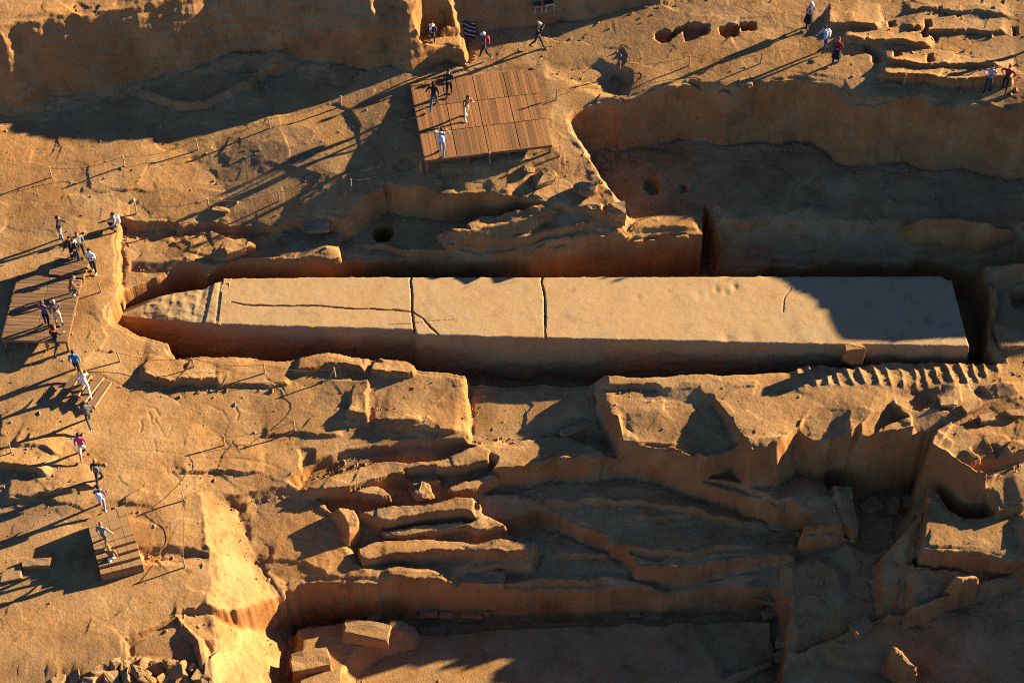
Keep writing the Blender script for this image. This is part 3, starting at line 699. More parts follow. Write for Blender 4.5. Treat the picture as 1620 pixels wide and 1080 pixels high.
# ------------------------------------------------------------------ the obelisk
OB_TOP = [(365,440),(500,438),(650,438),(860,438),(1100,437),(1300,437),(1495,436),(1507,443)]
OB_LOW = [(345,513),(470,516.5),(560,519),(655,521.5),(661,529),(760,532),(860,534.5),(1080,539.5),(1345,545),(1534,547.5)]
def obelisk():
    top = np.array([at(x, y, 0) for x, y in OB_TOP]); low = np.array([at(x, y, 0) for x, y in OB_LOW])
    xs = np.arange(low[0][0], low[-1][0] + .001, 0.042)
    nx = len(xs)
    ys_t = np.interp(xs, top[:, 0], top[:, 1]); ys_l = np.interp(xs, low[:, 0], low[:, 1])
    ny = 105
    X = np.zeros((ny, nx)); Y = np.zeros((ny, nx))
    v = np.linspace(0, 1, ny)[:, None]
    Y[:] = ys_l[None] * (1 - v) + ys_t[None] * v
    # the butt end leans: shear x near the right end
    xr = low[-1][0] + (top[-1][0] - low[-1][0]) * v
    X[:] = xs[None, :] + (xr - low[-1][0]) * np.clip((xs[None, :] - xs[-1] + 6) / 6, 0, 1) ** 2
    Z = 0.004 * fbm(X, Y, 1.6, 3, .5, 2) + 0.0035 * tri(X, Y, 0.3, 4) + .0025 * tri(X, Y, .14, 6)
    P = lambda pts: [tuple(at(x, y, 0)) for x, y in pts]
    for pts, wd, dp in (([(650,436),(651,460),(652,490),(655,523)],.05,.25), ([(857,436),(860,470),(862,500),(864,535)],.05,.22),
                        ([(366,478),(400,483),(440,484),(500,484),(560,488),(620,491),(652,493)],.045,.2), ([(653,493),(668,504),(680,518),(693,529)],.04,.18),
                        ([(612,515),(660,510),(718,506)],.025,.06), ([(1252,453),(1242,468),(1239,492)],.03,.05), ([(1460,546),(1500,532),(1530,522)],.02,.05)):
        d, s_, p_ = line_sd(P(pts), X + .04 * fbm(X, Y, .8, 3, .6, 1), Y + .04 * fbm(X, Y, .8, 3, .6, 6))
        Z -= dp * np.clip(1.3 - d / (wd * (.80 + .22 * fbm(X, Y, .6, 2, .5, 2))), 0, 1)
    # shallow tool hollows
    for (px, py, r, dp) in ((1105,466,.4,.03),(1122,463,.35,.035),(1133,458,.25,.04),(1162,453,.22,.06),(1148,462,.25,.03),(1008,470,.25,.015),
                            (1300,537,.5,.03),(1150,535,.4,.04),(1190,533,.5,.03)):
        q = at(px, py, 0)
        Z -= dp * np.exp(-(((X - q[0]) / r) ** 2 + ((Y - q[1]) / (r * 1.5)) ** 2) * 2)
    # rounded arris
    ed = np.minimum(v * (ys_t - ys_l)[None], (1 - v) * (ys_t - ys_l)[None]) + 0 * X
    ed = np.minimum(ed, (xs[-1] - xs)[None] + 0 * X)
    Z -= 0.06 * np.clip(1 - ed / 0.08, 0, 1) ** 2 * (1 + .8 * fbm(X, Y, .5, 3, .6, 3))
    Y += 0.02 * fbm(X, 0 * Y, .7, 3, .6, 2) * (1 - v) 
    return X, Y, Z
def skirt(me_name, X, Y, Z, depth, inset, rows=40):
    """closes a surface into a block: side walls down to -depth with slight batter and relief"""
    r, c = X.shape
    ring = [(0, i) for i in range(c)] + [(j, c - 1) for j in range(1, r)] + [(r - 1, i) for i in range(c - 2, -1, -1)] + [(j, 0) for j in range(r - 2, 0, -1)]
    ra = np.array(ring)
    bx, by, bz = X[ra[:, 0], ra[:, 1]], Y[ra[:, 0], ra[:, 1]], Z[ra[:, 0], ra[:, 1]]
    cx, cy = np.roll(bx, -2) - np.roll(bx, 2), np.roll(by, -2) - np.roll(by, 2)
    L = np.hypot(cx, cy) + 1e-9
    nx, ny = cy / L, -cx / L
    n0 = r * c; m = len(ring)
    V = [np.stack([X, Y, Z], -1).reshape(-1, 3)]
    for k in range(1, rows + 1):
        t = k / rows
        zz = bz + (-depth - bz) * t
        off = inset * t + 0.05 * fbm(bx + by * .3, zz * 1.5 + by, 0.9, 3, .55, 4) * min(1, t * 8) + 0.03 * min(1, t * 6)
        V.append(np.stack([bx + nx * off, by + ny * off, zz], -1))
    F = []
    idx = np.arange(n0).reshape(r, c)
    F.append(np.stack([idx[:-1, :-1], idx[:-1, 1:], idx[1:, 1:], idx[1:, :-1]], -1).reshape(-1, 4))
    up = ra[:, 0] * c + ra[:, 1]
    for k in range(rows):
        lo = n0 + k * m + np.arange(m)
        F.append(np.stack([up, lo, np.roll(lo, -1), np.roll(up, -1)], -1))
        up = lo
    V = np.concatenate(V); F = np.concatenate(F)
    me = bpy.data.meshes.new(me_name)
    me.vertices.add(len(V)); me.vertices.foreach_set('co', V.reshape(-1).astype(np.float32))
    me.loops.add(F.size); me.loops.foreach_set('vertex_index', F.reshape(-1).astype(np.int32))
    me.polygons.add(len(F)); me.polygons.foreach_set('loop_start', np.arange(0, F.size, 4, dtype=np.int32))
    me.update(calc_edges=True)
    return me
OX, OY, OZ = obelisk()
root = bpy.data.objects.new('unfinished_obelisk', None); COL.objects.link(root)
root.location = at(810, 490, -3.3)
root['label'] = 'huge cracked stone obelisk lying in its trench'; root['category'] = 'obelisk'
def child(name, me, material, parent):
    o = link(name, me, material)
    o.parent = parent
    o.matrix_parent_inverse = parent.matrix_basis.inverted()
    return o
bpy.context.view_layer.update()
child('shaft', skirt('shaft', OX, OY, OZ, 3.6, 0.15), M['obelisk'], root)
# pyramidion: rough pointed end
def pyramidion():
    up = np.array([at(x, y, z) for x, y, z in ((191,492,-.45),(206,484,-.36),(235,473,-.25),(275,462,-.12),(318,457,-.05),(340,448,-.02),(366,440,-.005))])
    lo = np.array([at(x, y, z) for x, y, z in ((191,497,-.45),(205,499,-.40),(240,502,-.28),(290,507,-.13),(330,511,-.05),(348,513.5,-.005),(349,513.6,-.005))])
    n, mm = 110, 60
    s = np.linspace(0, 1, n)
    def rs(a):
        d = np.r_[0, np.cumsum(np.linalg.norm(np.diff(a, axis=0), axis=1))]; d /= d[-1]
        return np.stack([np.interp(s, d, a[:, k]) for k in range(3)], -1)
    U, L = rs(up), rs(lo)
    v = np.linspace(0, 1, mm)[:, None, None]
    Q = L[None] * (1 - v) + U[None] * v
    X, Y, Z = Q[..., 0], Q[..., 1], Q[..., 2].copy()
    Z += 0.10 * np.sin(np.pi * v[..., 0]) * np.minimum(1, s[None] * 3) * (1 - s[None]) 
    # pecked hollows in rows
    u1 = (X - X.min()) / .62; u1 = u1 + .25 * fbm(X, Y, 1.0, 2, .5, 3); v1 = (Y - Y.mean()) / .5 + 0.35 * np.floor(u1) + .2 * fbm(X, Y, .9, 2, .5, 6)
    cell = np.abs(np.sin(np.pi * u1)) ** .5 * np.abs(np.sin(np.pi * v1)) ** .5
    msk = sm((s[None] - .18) / .1) * sm((.80 - s[None]) / .06)
    Z -= (0.03 + .02 * fbm(X, Y, .7, 2, .5, 5)) * cell * msk
    Z += 0.03 * tri(X, Y, .45, 3) + .012 * tri(X, Y, .16, 5)
    for (px, py) in ((362,468),(363,494),(357,455)):
        q = at(px, py, 0)
        Z -= .3 * ((np.abs(X - q[0]) < .13) & (np.abs(Y - q[1]) < .22))
    Z -= .055 * sm((.845 - s[None]) / .012) * sm(s[None] / .1)
    q0 = at(345, 480, 0)
    Z -= .03 * np.exp(-((X - q0[0]) / .05) ** 2)
    return X, Y, Z
PX_, PY_, PZ_ = pyramidion()
child('pyramidion', skirt('pyramidion', PX_, PY_, PZ_, 3.6, 0.05), M['obelisk'], root)
# ------------------------------------------------------------------ object helpers
def tag(o, label, cat, group=None):
    o['label'] = label; o['category'] = cat
    if group: o['group'] = group
    return o

def empty(name, loc, label=None, cat=None, group=None, rz=0.0):
    o = bpy.data.objects.new(name, None); COL.objects.link(o)
    o.location = loc; o.rotation_euler = (0, 0, rz); o.empty_display_size = 0.2
    if label: tag(o, label, cat, group)
    return o

def part(name, me, parent):
    o = bpy.data.objects.new(name, me); COL.objects.link(o); o.parent = parent
    return o

class MB:
    def __init__(self): self.v = []; self.f = []
    def add(self, vs, fs):
        n = len(self.v); self.v += [tuple(map(float, p)) for p in vs]; self.f += [tuple(i + n for i in q) for q in fs]
    def box(self, c, e1, e2, e3):
        """box centred at c with half-edge vectors"""
        c, e1, e2, e3 = [np.array(k, float) for k in (c, e1, e2, e3)]
        vs = [c + a * e1 + b * e2 + d * e3 for d in (-1, 1) for b in (-1, 1) for a in (-1, 1)]
        self.add(vs, [(0, 2, 3, 1), (4, 5, 7, 6), (0, 1, 5, 4), (2, 6, 7, 3), (0, 4, 6, 2), (1, 3, 7, 5)])
    def tube(self, pts, rad, n=8, cap=True):
        pts = [np.array(p, float) for p in pts]
        if np.isscalar(rad): rad = [rad] * len(pts)
        rings = []
        for k, p in enumerate(pts):
            d = pts[min(k + 1, len(pts) - 1)] - pts[max(k - 1, 0)]
            d /= np.linalg.norm(d) + 1e-9
            a = np.cross(d, (0.31, 0.2, 0.93) if abs(d[2]) < .9 else (1, 0, 0)); a /= np.linalg.norm(a)
            b = np.cross(d, a)
            rings.append([p + rad[k] * (math.cos(t) * a + math.sin(t) * b) for t in [2 * math.pi * i / n for i in range(n)]])
        fs = []
        for k in range(len(pts) - 1):
            for i in range(n):
                j = (i + 1) % n
                fs.append((k * n + i, k * n + j, (k + 1) * n + j, (k + 1) * n + i))
        if cap:
            fs.append(tuple(range(n - 1, -1, -1))); fs.append(tuple((len(pts) - 1) * n + i for i in range(n)))
        self.add([q for r in rings for q in r], fs)
    def ball(self, c, r, u=10, v=7, f=None):
        vs = []; fs = []
        r = np.array(r if not np.isscalar(r) else (r, r, r), float)
        for j in range(v + 1):
            th = math.pi * j / v
            for i in range(u):
                ph = 2 * math.pi * i / u
                d = np.array((math.sin(th) * math.cos(ph), math.sin(th) * math.sin(ph), math.cos(th)))
                p = d * r
                if f: p = f(d, p)
                vs.append(np.array(c) + p)
        for j in range(v):
            for i in range(u):
                k = (i + 1) % u
                fs.append((j * u + i, (j + 1) * u + i, (j + 1) * u + k, j * u + k))
        self.add(vs, fs)
    def mesh(self, name, material=None, smooth=False):
        me = bpy.data.meshes.new(name); me.from_pydata(self.v, [], self.f); me.update()
        bm = bmesh.new(); bm.from_mesh(me); bmesh.ops.remove_doubles(bm, verts=bm.verts, dist=1e-5); bmesh.ops.recalc_face_normals(bm, faces=bm.faces); bm.to_mesh(me); bm.free()
        if smooth: me.polygons.foreach_set('use_smooth', [True] * len(me.polygons))
        if material: me.materials.append(material)
        return me

def wood(base, dark, grain=(1, 1, 1), sc=3.0):
    def f(t, b):
        tc = t.nodes.new('ShaderNodeTexCoord'); oi = t.nodes.new('ShaderNodeObjectInfo')
        mp = t.nodes.new('ShaderNodeMapping'); mp.inputs['Scale'].default_value = grain
        ad = t.nodes.new('ShaderNodeVectorMath'); ad.operation = 'ADD'
        cx = t.nodes.new('ShaderNodeCombineXYZ'); m1 = t.nodes.new('ShaderNodeMath'); m1.operation = 'MULTIPLY'; m1.inputs[1].default_value = 40.0
        t.links.new(oi.outputs['Random'], m1.inputs[0]); t.links.new(m1.outputs[0], cx.inputs[0]); t.links.new(m1.outputs[0], cx.inputs[1])
        t.links.new(tc.outputs['Object'], ad.inputs[0]); t.links.new(cx.outputs[0], ad.inputs[1]); t.links.new(ad.outputs[0], mp.inputs[0])
        n = noise(t, mp.outputs[0], sc, 5, 0.65)
        c = ramp(t, n, [(0.3, dark), (0.65, base)])
        v = ramp(t, oi.outputs['Random'], [(0.0, (0.62, 0.60, 0.58)), (0.5, (1, 1, 1)), (1.0, (1.22, 1.18, 1.1))])
        t.links.new(mixc(t, 1.0, c, v, 'MULTIPLY'), b.inputs['Base Color'])
        b.inputs['Roughness'].default_value = 0.8
        bp = t.nodes.new('ShaderNodeBump'); bp.inputs['Strength'].default_value = 0.4; bp.inputs['Distance'].default_value = 0.01
        t.links.new(n, bp.inputs['Height']); t.links.new(bp.outputs[0], b.inputs['Normal'])
    return f
def plain(col, rough=0.85, var=0.25, sc=14.0):
    def f(t, b):
        tc = t.nodes.new('ShaderNodeTexCoord')
        n = noise(t, tc.outputs['Object'], sc, 4, 0.6)
        c = ramp(t, n, [(0.3, tuple(k * (1 - var) for k in col)), (0.7, tuple(min(1, k * (1 + var * .6)) for k in col))])
        t.links.new(c, b.inputs['Base Color']); b.inputs['Roughness'].default_value = rough
        b.inputs['Specular IOR Level'].default_value = 0.2
    return f
M['deck'] = mat('deck_wood', wood((0.215, 0.096, 0.028), (0.11, 0.047, 0.016), (14, 1.2, 8)))
M['deck_x'] = mat('walkway_wood', wood((0.20, 0.112, 0.052), (0.10, 0.055, 0.028), (1.2, 14, 8)))
M['beam'] = mat('beam_wood', wood((0.24, 0.105, 0.034), (0.13, 0.06, 0.02), (2, 2, 2)))
M['pale_wood'] = mat('pale_wood', wood((0.36, 0.235, 0.115), (0.21, 0.125, 0.06), (3, 3, 8)))
M['rope'] = mat('rope', plain((0.10, 0.065, 0.035)))
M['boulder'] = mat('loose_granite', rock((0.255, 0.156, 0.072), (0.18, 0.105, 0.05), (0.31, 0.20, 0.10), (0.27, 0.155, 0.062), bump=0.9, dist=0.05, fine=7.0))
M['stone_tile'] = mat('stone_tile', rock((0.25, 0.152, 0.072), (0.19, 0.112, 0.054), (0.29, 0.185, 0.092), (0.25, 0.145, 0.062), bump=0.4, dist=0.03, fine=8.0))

# ------------------------------------------------------------------ loose boulders and cut blocks
def boulder_mesh(name, L, W, H, seed, blocky=0.75, n=26):
    r = random.Random(seed)
    bm = bmesh.new()
    for k in range(n):
        p = [r.uniform(-1, 1) for _ in range(3)]
        m = max(abs(a) for a in p); q = math.sqrt(sum(a * a for a in p))
        s = blocky / m + (1 - blocky) / q
        s *= r.uniform(0.80, 1.0)
        bm.verts.new((p[0] * s * L / 2, p[1] * s * W / 2, p[2] * s * H / 2))
    for sx in (-1, 1):
        for sy in (-1, 1):
            for sz in (-1, 1):
                if r.random() < blocky:
                    bm.verts.new((sx * L / 2 * r.uniform(.86, .98), sy * W / 2 * r.uniform(.86, .98), sz * H / 2 * r.uniform(.88, 1)))
    res = bmesh.ops.convex_hull(bm, input=bm.verts)
    bmesh.ops.delete(bm, geom=[g for g in res['geom_interior'] if isinstance(g, bmesh.types.BMVert)], context='VERTS')
    loose = [v for v in bm.verts if not v.link_faces]
    bmesh.ops.delete(bm, geom=loose, context='VERTS')
    bmesh.ops.dissolve_limit(bm, angle_limit=0.16, verts=bm.verts, edges=bm.edges)
    bmesh.ops.bevel(bm, geom=list(bm.edges), offset=min(L, W, H) * .05, segments=1, affect='EDGES', clamp_overlap=True)
    bmesh.ops.triangulate(bm, faces=bm.faces)
    bmesh.ops.subdivide_edges(bm, edges=bm.edges, cuts=2, use_grid_fill=True)
    for v in bm.verts:
        c = v.co
        d = 0.03 * min(L, W, H) * r.uniform(-1, 1) + .05 * min(L, W, H) * math.sin(c.x * 7 / L + seed) * math.cos(c.y * 6 / W + c.z * 5 / H + seed)
        v.co += v.normal * d
    bmesh.ops.recalc_face_normals(bm, faces=bm.faces)
    me = bpy.data.meshes.new(name); bm.to_mesh(me); bm.free()
    return me

def boulder(px, py, wpx, hpx, label, name='boulder', seed=1, rot=0.0, depth=None, blocky=.75, tilt=(0, 0), sink=.12, group=None, cat='boulder', lift=0.0, z=None):
    """a stone whose base centre is seen about (px, py + hpx/2); wpx, hpx = its outline in the photo"""
    k = 1 / 32.0
    L = wpx * k
    W = depth if depth else L * .7
    H = max(.12, (hpx * k - W * .788) / .616) if hpx * k > W * .8 + .08 else max(.15, hpx * k * .55)
    if z is None: p = hit(px, py + hpx * .25)
    else: p = at(px, py, z)
    me = boulder_mesh(name, L, W, H, seed, blocky)
    o = link(name, me, M['boulder'])
    o.location = (p[0], p[1], p[2] + H * (.5 - sink) + lift)
    o.rotation_euler = (tilt[0], tilt[1], rot)
    tag(o, label, cat, group)
    return o
B = boulder
B(1347,574,34,45,'upright rough block on the near trench rim where the obelisk turns shaded','stone_block',3,.1,.5,.9,cat='stone block',z=-.9)
B(668,774,38,42,'dark rough boulder in the shaded cleft among the slabs below the gap',seed=5,rot=.4,depth=.9,blocky=.4)
B(764,913,74,34,'long cut block with half its top in shade, at the foot of the longest slab','stone_block',7,-.05,.8,.92,cat='stone block')
B(580,996,82,42,'largest lit boulder beside the lower bed, with a small stone on top',seed=11,rot=-.12,depth=1.1,blocky=.6)
B(592,973,24,22,'small round stone sitting on top of the largest lit boulder',seed=13,depth=.55,blocky=.4,sink=.02,cat='stone')
B(628,990,24,26,'pale stone leaning at the right end of the largest lit boulder',seed=15,depth=.6,cat='stone')
B(678,963,30,24,'squared half-lit block, leftmost in the row above the lower bed','stone_block',17,.05,.6,.95,cat='stone block')
B(707,966,24,20,'small shaded block second in the row above the lower bed','stone_block',19,.1,.5,.8,cat='stone block')
B(746,966,36,20,'wide shaded block third in the row above the lower bed','stone_block',21,-.05,.5,.85,cat='stone block')
B(768,967,13,18,'narrow shaded stone at the right end of the row above the lower bed',seed=23,depth=.35,cat='stone')
B(686,996,44,20,'lit wedge of stone below the squared half-lit block',seed=25,rot=.2,depth=.6,cat='stone')
B(492,1043,62,46,'big lit cut block at the foot of the bright flank','stone_block',27,.25,1.1,.9,cat='stone block')
B(508,1074,66,24,'flat lit slab at the bottom edge of the photo below the big cut block',seed=29,rot=.1,depth=.9)
B(1005,968,22,18,'small shaded stone left of a longer block above the lower bed',seed=31,depth=.5,cat='stone')
B(1031,973,34,18,'longer shaded block of the pair lying midway along the lower bed','stone_block',33,.05,.5,.85,cat='stone block')
B(1197,921,28,20,'topmost dark block of the stack at the far corner of the lower bed','stone_block',35,.2,.6,.85,cat='stone block')
B(1208,941,30,20,'middle dark block of the stack at the far corner of the lower bed','stone_block',37,-.3,.6,.85,cat='stone block')
B(1222,962,42,26,'lowest block of the stack at the far corner of the lower bed','stone_block',39,.35,.7,.85,cat='stone block')
B(1238,1012,26,22,'upper rounded stone of the pair in the slot right of the lower bed',seed=41,depth=.6,blocky=.4,cat='stone')
B(1238,1035,30,20,'lower squared block of the pair in the slot right of the lower bed','stone_block',43,.1,.5,.9,cat='stone block')
B(1376,796,38,30,'grey angular boulder upper left in the deep dark hole at right',seed=45,depth=.9,rot=.5,blocky=.6)
B(1378,834,40,26,'flat brown boulder below the grey one at the mouth of the dark hole',seed=47,depth=.9)
B(1410,800,16,36,'narrow dark stone standing in the deep hole',seed=49,depth=.5,cat='stone')
B(1437,792,20,20,'small dark round stone in the right corner of the deep hole',seed=50,depth=.5,blocky=.3,cat='stone')
B(1265,843,15,18,'left of two small round stones on the dark pit terrace',seed=51,depth=.4,blocky=.3,cat='stone')
B(1280,845,16,15,'right of two small round stones on the dark pit terrace',seed=53,depth=.4,blocky=.3,cat='stone')
B(1310,842,18,16,'small angular stone alone right of the two round ones on the pit terrace',seed=55,depth=.45,cat='stone')
B(1362,985,40,32,'dark triangular boulder stuck in the long straight fissure',seed=57,depth=.9,rot=.7,blocky=.5)
B(908,678,50,18,'long fallen pillar-like block lying in the gap below the trench','stone_block',59,.42,.42,.95,cat='stone block')
B(862,277,44,36,'large boulder right of centre on the crest below the viewing platform',seed=61,depth=.95,rot=.3,blocky=.35,tilt=(.2,-.15))
B(836,266,24,22,'smaller boulder just left of the large one on the crest below the platform',seed=63,depth=.6,cat='stone',blocky=.35,tilt=(.2,-.15))
B(926,297,48,40,'angular boulder on the right shoulder of the promontory below the platform',seed=65,depth=1.0,rot=-.4,blocky=.35,tilt=(.2,-.15))
B(940,327,30,28,'boulder caught on the promontory slope below the angular one',seed=67,depth=.7,blocky=.35,tilt=(.2,-.15))
B(974,328,34,44,'tall rounded boulder at the right foot of the promontory by the bay',seed=69,depth=.9,blocky=.4,sink=.45)
B(1010,378,16,12,'leftmost of three lit stones on the rim right of the promontory foot',seed=71,depth=.35,cat='stone')
B(1028,376,18,12,'middle of three lit stones on the rim right of the promontory foot',seed=73,depth=.35,cat='stone')
B(1078,369,28,13,'rightmost and widest of three lit stones on the rim before the wall slot',seed=75,depth=.4,cat='stone')
B(372,390,34,30,'angular rock with a lit top on the ledge above the obelisk shoulder',seed=77,depth=.8,rot=.4)
B(398,388,20,22,'small rounded rock beside the angular one above the obelisk shoulder',seed=79,depth=.5,blocky=.4,cat='stone')
B(350,330,32,11,'smooth pale log-shaped stone below the middle rope fence','stone_block',81,-.15,.35,.5,cat='stone')
B(500,350,44,34,'wedge-shaped lit rock at the left end of the shaded shelf',seed=83,depth=1.1,rot=.2)
B(60,889,44,18,'long squared block lying in the shadow left of the stone steps','stone_block',85,.05,.45,.95,cat='stone block')
B(74,877,12,10,'small round pale stone behind the long squared block',seed=87,depth=.3,blocky=.3,cat='stone')
B(18,905,34,22,'dark block at the left end of the row by the long squared block','stone_block',89,.3,.7,.85,cat='stone block')
B(1500,632,30,20,'small tan boulder amid broken slabs right of the scalloped ledge',seed=91,depth=.6)
B(1536,640,34,22,'brown boulder right of the small tan one amid the broken slabs',seed=93,depth=.6,rot=.5)
B(1560,660,26,20,'squared brown stone below the broken slabs near the right edge','stone_block',95,.2,.5,.85,cat='stone')
B(1605,652,30,14,'flat pale stone at the right edge of the photo by the broken slabs',seed=97,depth=.5,cat='stone')
B(970,232,14,12,'uppermost of four dark stones on the bay floor against the lit slope',seed=99,depth=.4,cat='stone')
B(964,246,20,12,'widest of four dark stones on the bay floor against the lit slope',seed=101,depth=.45,cat='stone')
B(988,246,14,10,'rightmost of four dark stones on the bay floor against the lit slope',seed=103,depth=.35,cat='stone')
B(958,262,16,12,'lowest of four dark stones on the bay floor against the lit slope',seed=105,depth=.4,cat='stone')
B(1408,131,26,9,'flat dark stone lying at the left end of the shaded groove on the terrace',seed=107,depth=.4,cat='stone')
B(1600,525,60,50,'smooth shaded boulder at the right edge beyond the foot of the obelisk',seed=109,depth=1.6,blocky=.4)
B(1180,128,24,14,'small loose boulder on the terrace rim below the reddish-haired walker',seed=111,depth=.5,cat='stone')

rr_ = random.Random(77)
for k_, (px_, py_) in enumerate(((95,1072),(118,1066),(140,1074),(160,1060),(176,1070),(196,1056),(205,1074),(222,1062),(236,1072),(246,1054),(262,1068),(280,1060),(294,1074),(306,1052),(318,1066),(330,1076),(182,1050),(268,1048))):
    B(px_, py_, rr_.uniform(16, 34), rr_.uniform(16, 30), 'broken stone in the rubble heap along the bottom left edge', seed=200 + k_, rot=rr_.uniform(0, 3), depth=rr_.uniform(.4, .8), blocky=rr_.uniform(.3, .6), tilt=(rr_.uniform(-.4, .4), rr_.uniform(-.4, .4)), group='rubble at the bottom left edge', cat='stone')

# ------------------------------------------------------------------ stone chips and gravel
def gravel():
    r = np.random.RandomState(21)
    k = 12
    Hb = T.H.copy()
    for ax in (0, 1):
        Hb = (np.roll(Hb, k, ax) + np.roll(Hb, -k, ax) + np.roll(Hb, k // 2, ax) + np.roll(Hb, -k // 2, ax) + Hb) / 5
    hol = Hb - T.H
    V = []; F = []; n = 0; tries = 0
    octa = [(0, 2, 4), (2, 1, 4), (1, 3, 4), (3, 0, 4), (2, 0, 5), (1, 2, 5), (3, 1, 5), (0, 3, 5)]
    while n < 9000 and tries < 200000:
        tries += 1
        x = r.uniform(-27, 27); y = r.uniform(-15, 20)
        hb = float(sample(hol, x, y))
        cl = .5 + .5 * float(vnoise(np.array([x * .5]), np.array([y * .5]), 3)[0])
        pr = .015 + .07 * cl ** 4 + (.9 if hb > .10 else (.35 if hb > .03 else 0))
        if r.rand() > pr: continue
        z = ground(x, y)
        if abs(ground(x + .12, y) - z) > .15 or abs(ground(x, y + .12) - z) > .15: continue
        sz = min(.15, .02 + .028 * r.exponential())
        a = r.uniform(0, 6.28); c, s_ = math.cos(a), math.sin(a)
        q = np.array([(1, 0, 0), (-1, 0, 0), (0, 1, 0), (0, -1, 0), (0, 0, 1), (0, 0, -1)], float) + r.uniform(-.45, .45, (6, 3))
        q *= sz * np.array([r.uniform(.7, 1.3), r.uniform(.5, 1.0), r.uniform(.4, .8)])
        V += [(x + p[0] * c - p[1] * s_, y + p[0] * s_ + p[1] * c, z + p[2] + sz * .12) for p in q]
        F += [tuple(i + 6 * n for i in f) for f in octa]
        n += 1
    me = bpy.data.meshes.new('gravel'); me.from_pydata(V, [], F); me.update()
    o = link('gravel', me, M['boulder']); o['kind'] = 'stuff'
    o['label'] = 'scattered stone chips and gravel over the quarry ground'; o['category'] = 'gravel'
gravel()

# ------------------------------------------------------------------ viewing platform
def quad_frame(c4, z):
    return [np.array(at(x, y, z)) for x, y in c4]

def plank_mesh(name, L, W, T_, material, seed=0):
    r = random.Random(seed)
    m = MB(); b = .006
    # top with a small chamfer
    hx, hy = W / 2, L / 2
    lo = [(-hx, -hy, -T_), (hx, -hy, -T_), (hx, hy, -T_), (-hx, hy, -T_)]
    mi = [(-hx, -hy, -b), (hx, -hy, -b), (hx, hy, -b), (-hx, hy, -b)]
    to = [(-hx + b, -hy + b, 0), (hx - b, -hy + b, 0), (hx - b, hy - b, 0), (-hx + b, hy - b, 0)]
    fs = [(3, 2, 1, 0), (8, 9, 10, 11)]
    for k in range(4):
        j = (k + 1) % 4
        fs += [(k, j, 4 + j, 4 + k), (4 + k, 4 + j, 8 + j, 8 + k)]
    m.add(lo + mi + to, fs)
    return m.mesh(name, material)

def deck(name, label, corners, z, rows, cols, per, material, along='v', cat='platform', leg_drop=True):
    A, Bc, Cc, D = quad_frame(corners, z)            # A far-left, B far-right, C near-right, D near-left
    org = (A + Bc + Cc + D) / 4
    u = (Bc - A + Cc - D) / 2; v = (A - D + Bc - Cc) / 2
    Lu, Lv = np.linalg.norm(u), np.linalg.norm(v)
    rz = math.atan2(u[1], u[0])
    root = empty(name, (org[0], org[1], z), label, cat, rz=rz)
    gap = .012; seam = .03
    rnd = random.Random(4)
    if along == 'v':
        PL = (Lv - seam * (rows - 1)) / rows; PW = (Lu - seam * (cols - 1)) / cols / per
        me = plank_mesh('plank', PL, PW - gap, .04, material)
        for r in range(rows):
            for c in range(cols):
                for k in range(per):
                    o = part('plank', me, root)
                    o.location = (-Lu / 2 + c * (PW * per + seam) + (k + .5) * PW, -Lv / 2 + r * (PL + seam) + PL / 2, rnd.uniform(-.004, .006))
                    o.rotation_euler = (rnd.uniform(-.004, .004), rnd.uniform(-.01, .01), rnd.uniform(-.003, .003))
    else:
        PL = (Lu - seam * (cols - 1)) / cols; PW = (Lv - seam * (rows - 1)) / rows / per
        me = plank_mesh('plank', PL, PW - gap, .04, material)
        for r in range(rows):
            for c in range(cols):
                for k in range(per):
                    o = part('plank', me, root)
                    o.location = (-Lu / 2 + c * (PL + seam) + PL / 2, -Lv / 2 + r * (PW * per + seam) + (k + .5) * PW, rnd.uniform(-.004, .006))
                    o.rotation_euler = (rnd.uniform(-.01, .01), rnd.uniform(-.004, .004), math.pi / 2 + rnd.uniform(-.003, .003))
    def beam(nm, c, e1, e2, e3):
        m = MB(); m.box(c, e1, e2, e3); part(nm, m.mesh(nm, M['beam']), root)
    for s in (-1, 1):
        beam('edge_beam', (0, s * (Lv / 2 + .02), -.09), (Lu / 2 + .045, 0, 0), (0, .022, 0), (0, 0, .088))
        beam('edge_beam', (s * (Lu / 2 + .02), 0, -.09), (.022, 0, 0), (0, Lv / 2 - .005, 0), (0, 0, .087))
    n = max(2, int(Lu / 1.1))
    for k in range(1, n):
        beam('joist', (-Lu / 2 + Lu * k / n, 0, -.115), (.03, 0, 0), (0, Lv / 2 - .01, 0), (0, 0, .07))
    R = Matrix.Rotation(rz, 3, 'Z')
    for i in range(4):
        for j in range(3):
            lx = -Lu / 2 + .06 + (Lu - .12) * i / 3; ly = -Lv / 2 + .06 + (Lv - .12) * j / 2
            wv = R @ Vector((lx, ly, 0)) + root.location
            drop = z - ground(wv.x, wv.y)
            if drop > .2:
                beam('leg', (lx, ly, -.16 - (drop - .1) / 2), (.05, 0, 0), (0, .05, 0), (0, 0, (drop - .1) / 2))
    return root
deck('viewing_platform', 'large wooden viewing platform above the obelisk with four people on it', [(650,131),(846,108),(869,229),(673,253)], 3.62, 3, 4, 9, M['deck'])
deck('viewing_platform', 'worn wooden walkway platform crowded with people at the left edge', [(30,440),(131,436),(103,543),(2,532)], 1.22, 2, 2, 9, M['deck_x'], along='u')
deck('viewing_platform', 'short wooden landing behind the crowded walkway at the left', [(89,404),(138,418),(133,434),(78,436)], 1.32, 1, 1, 6, M['deck_x'], along='u')

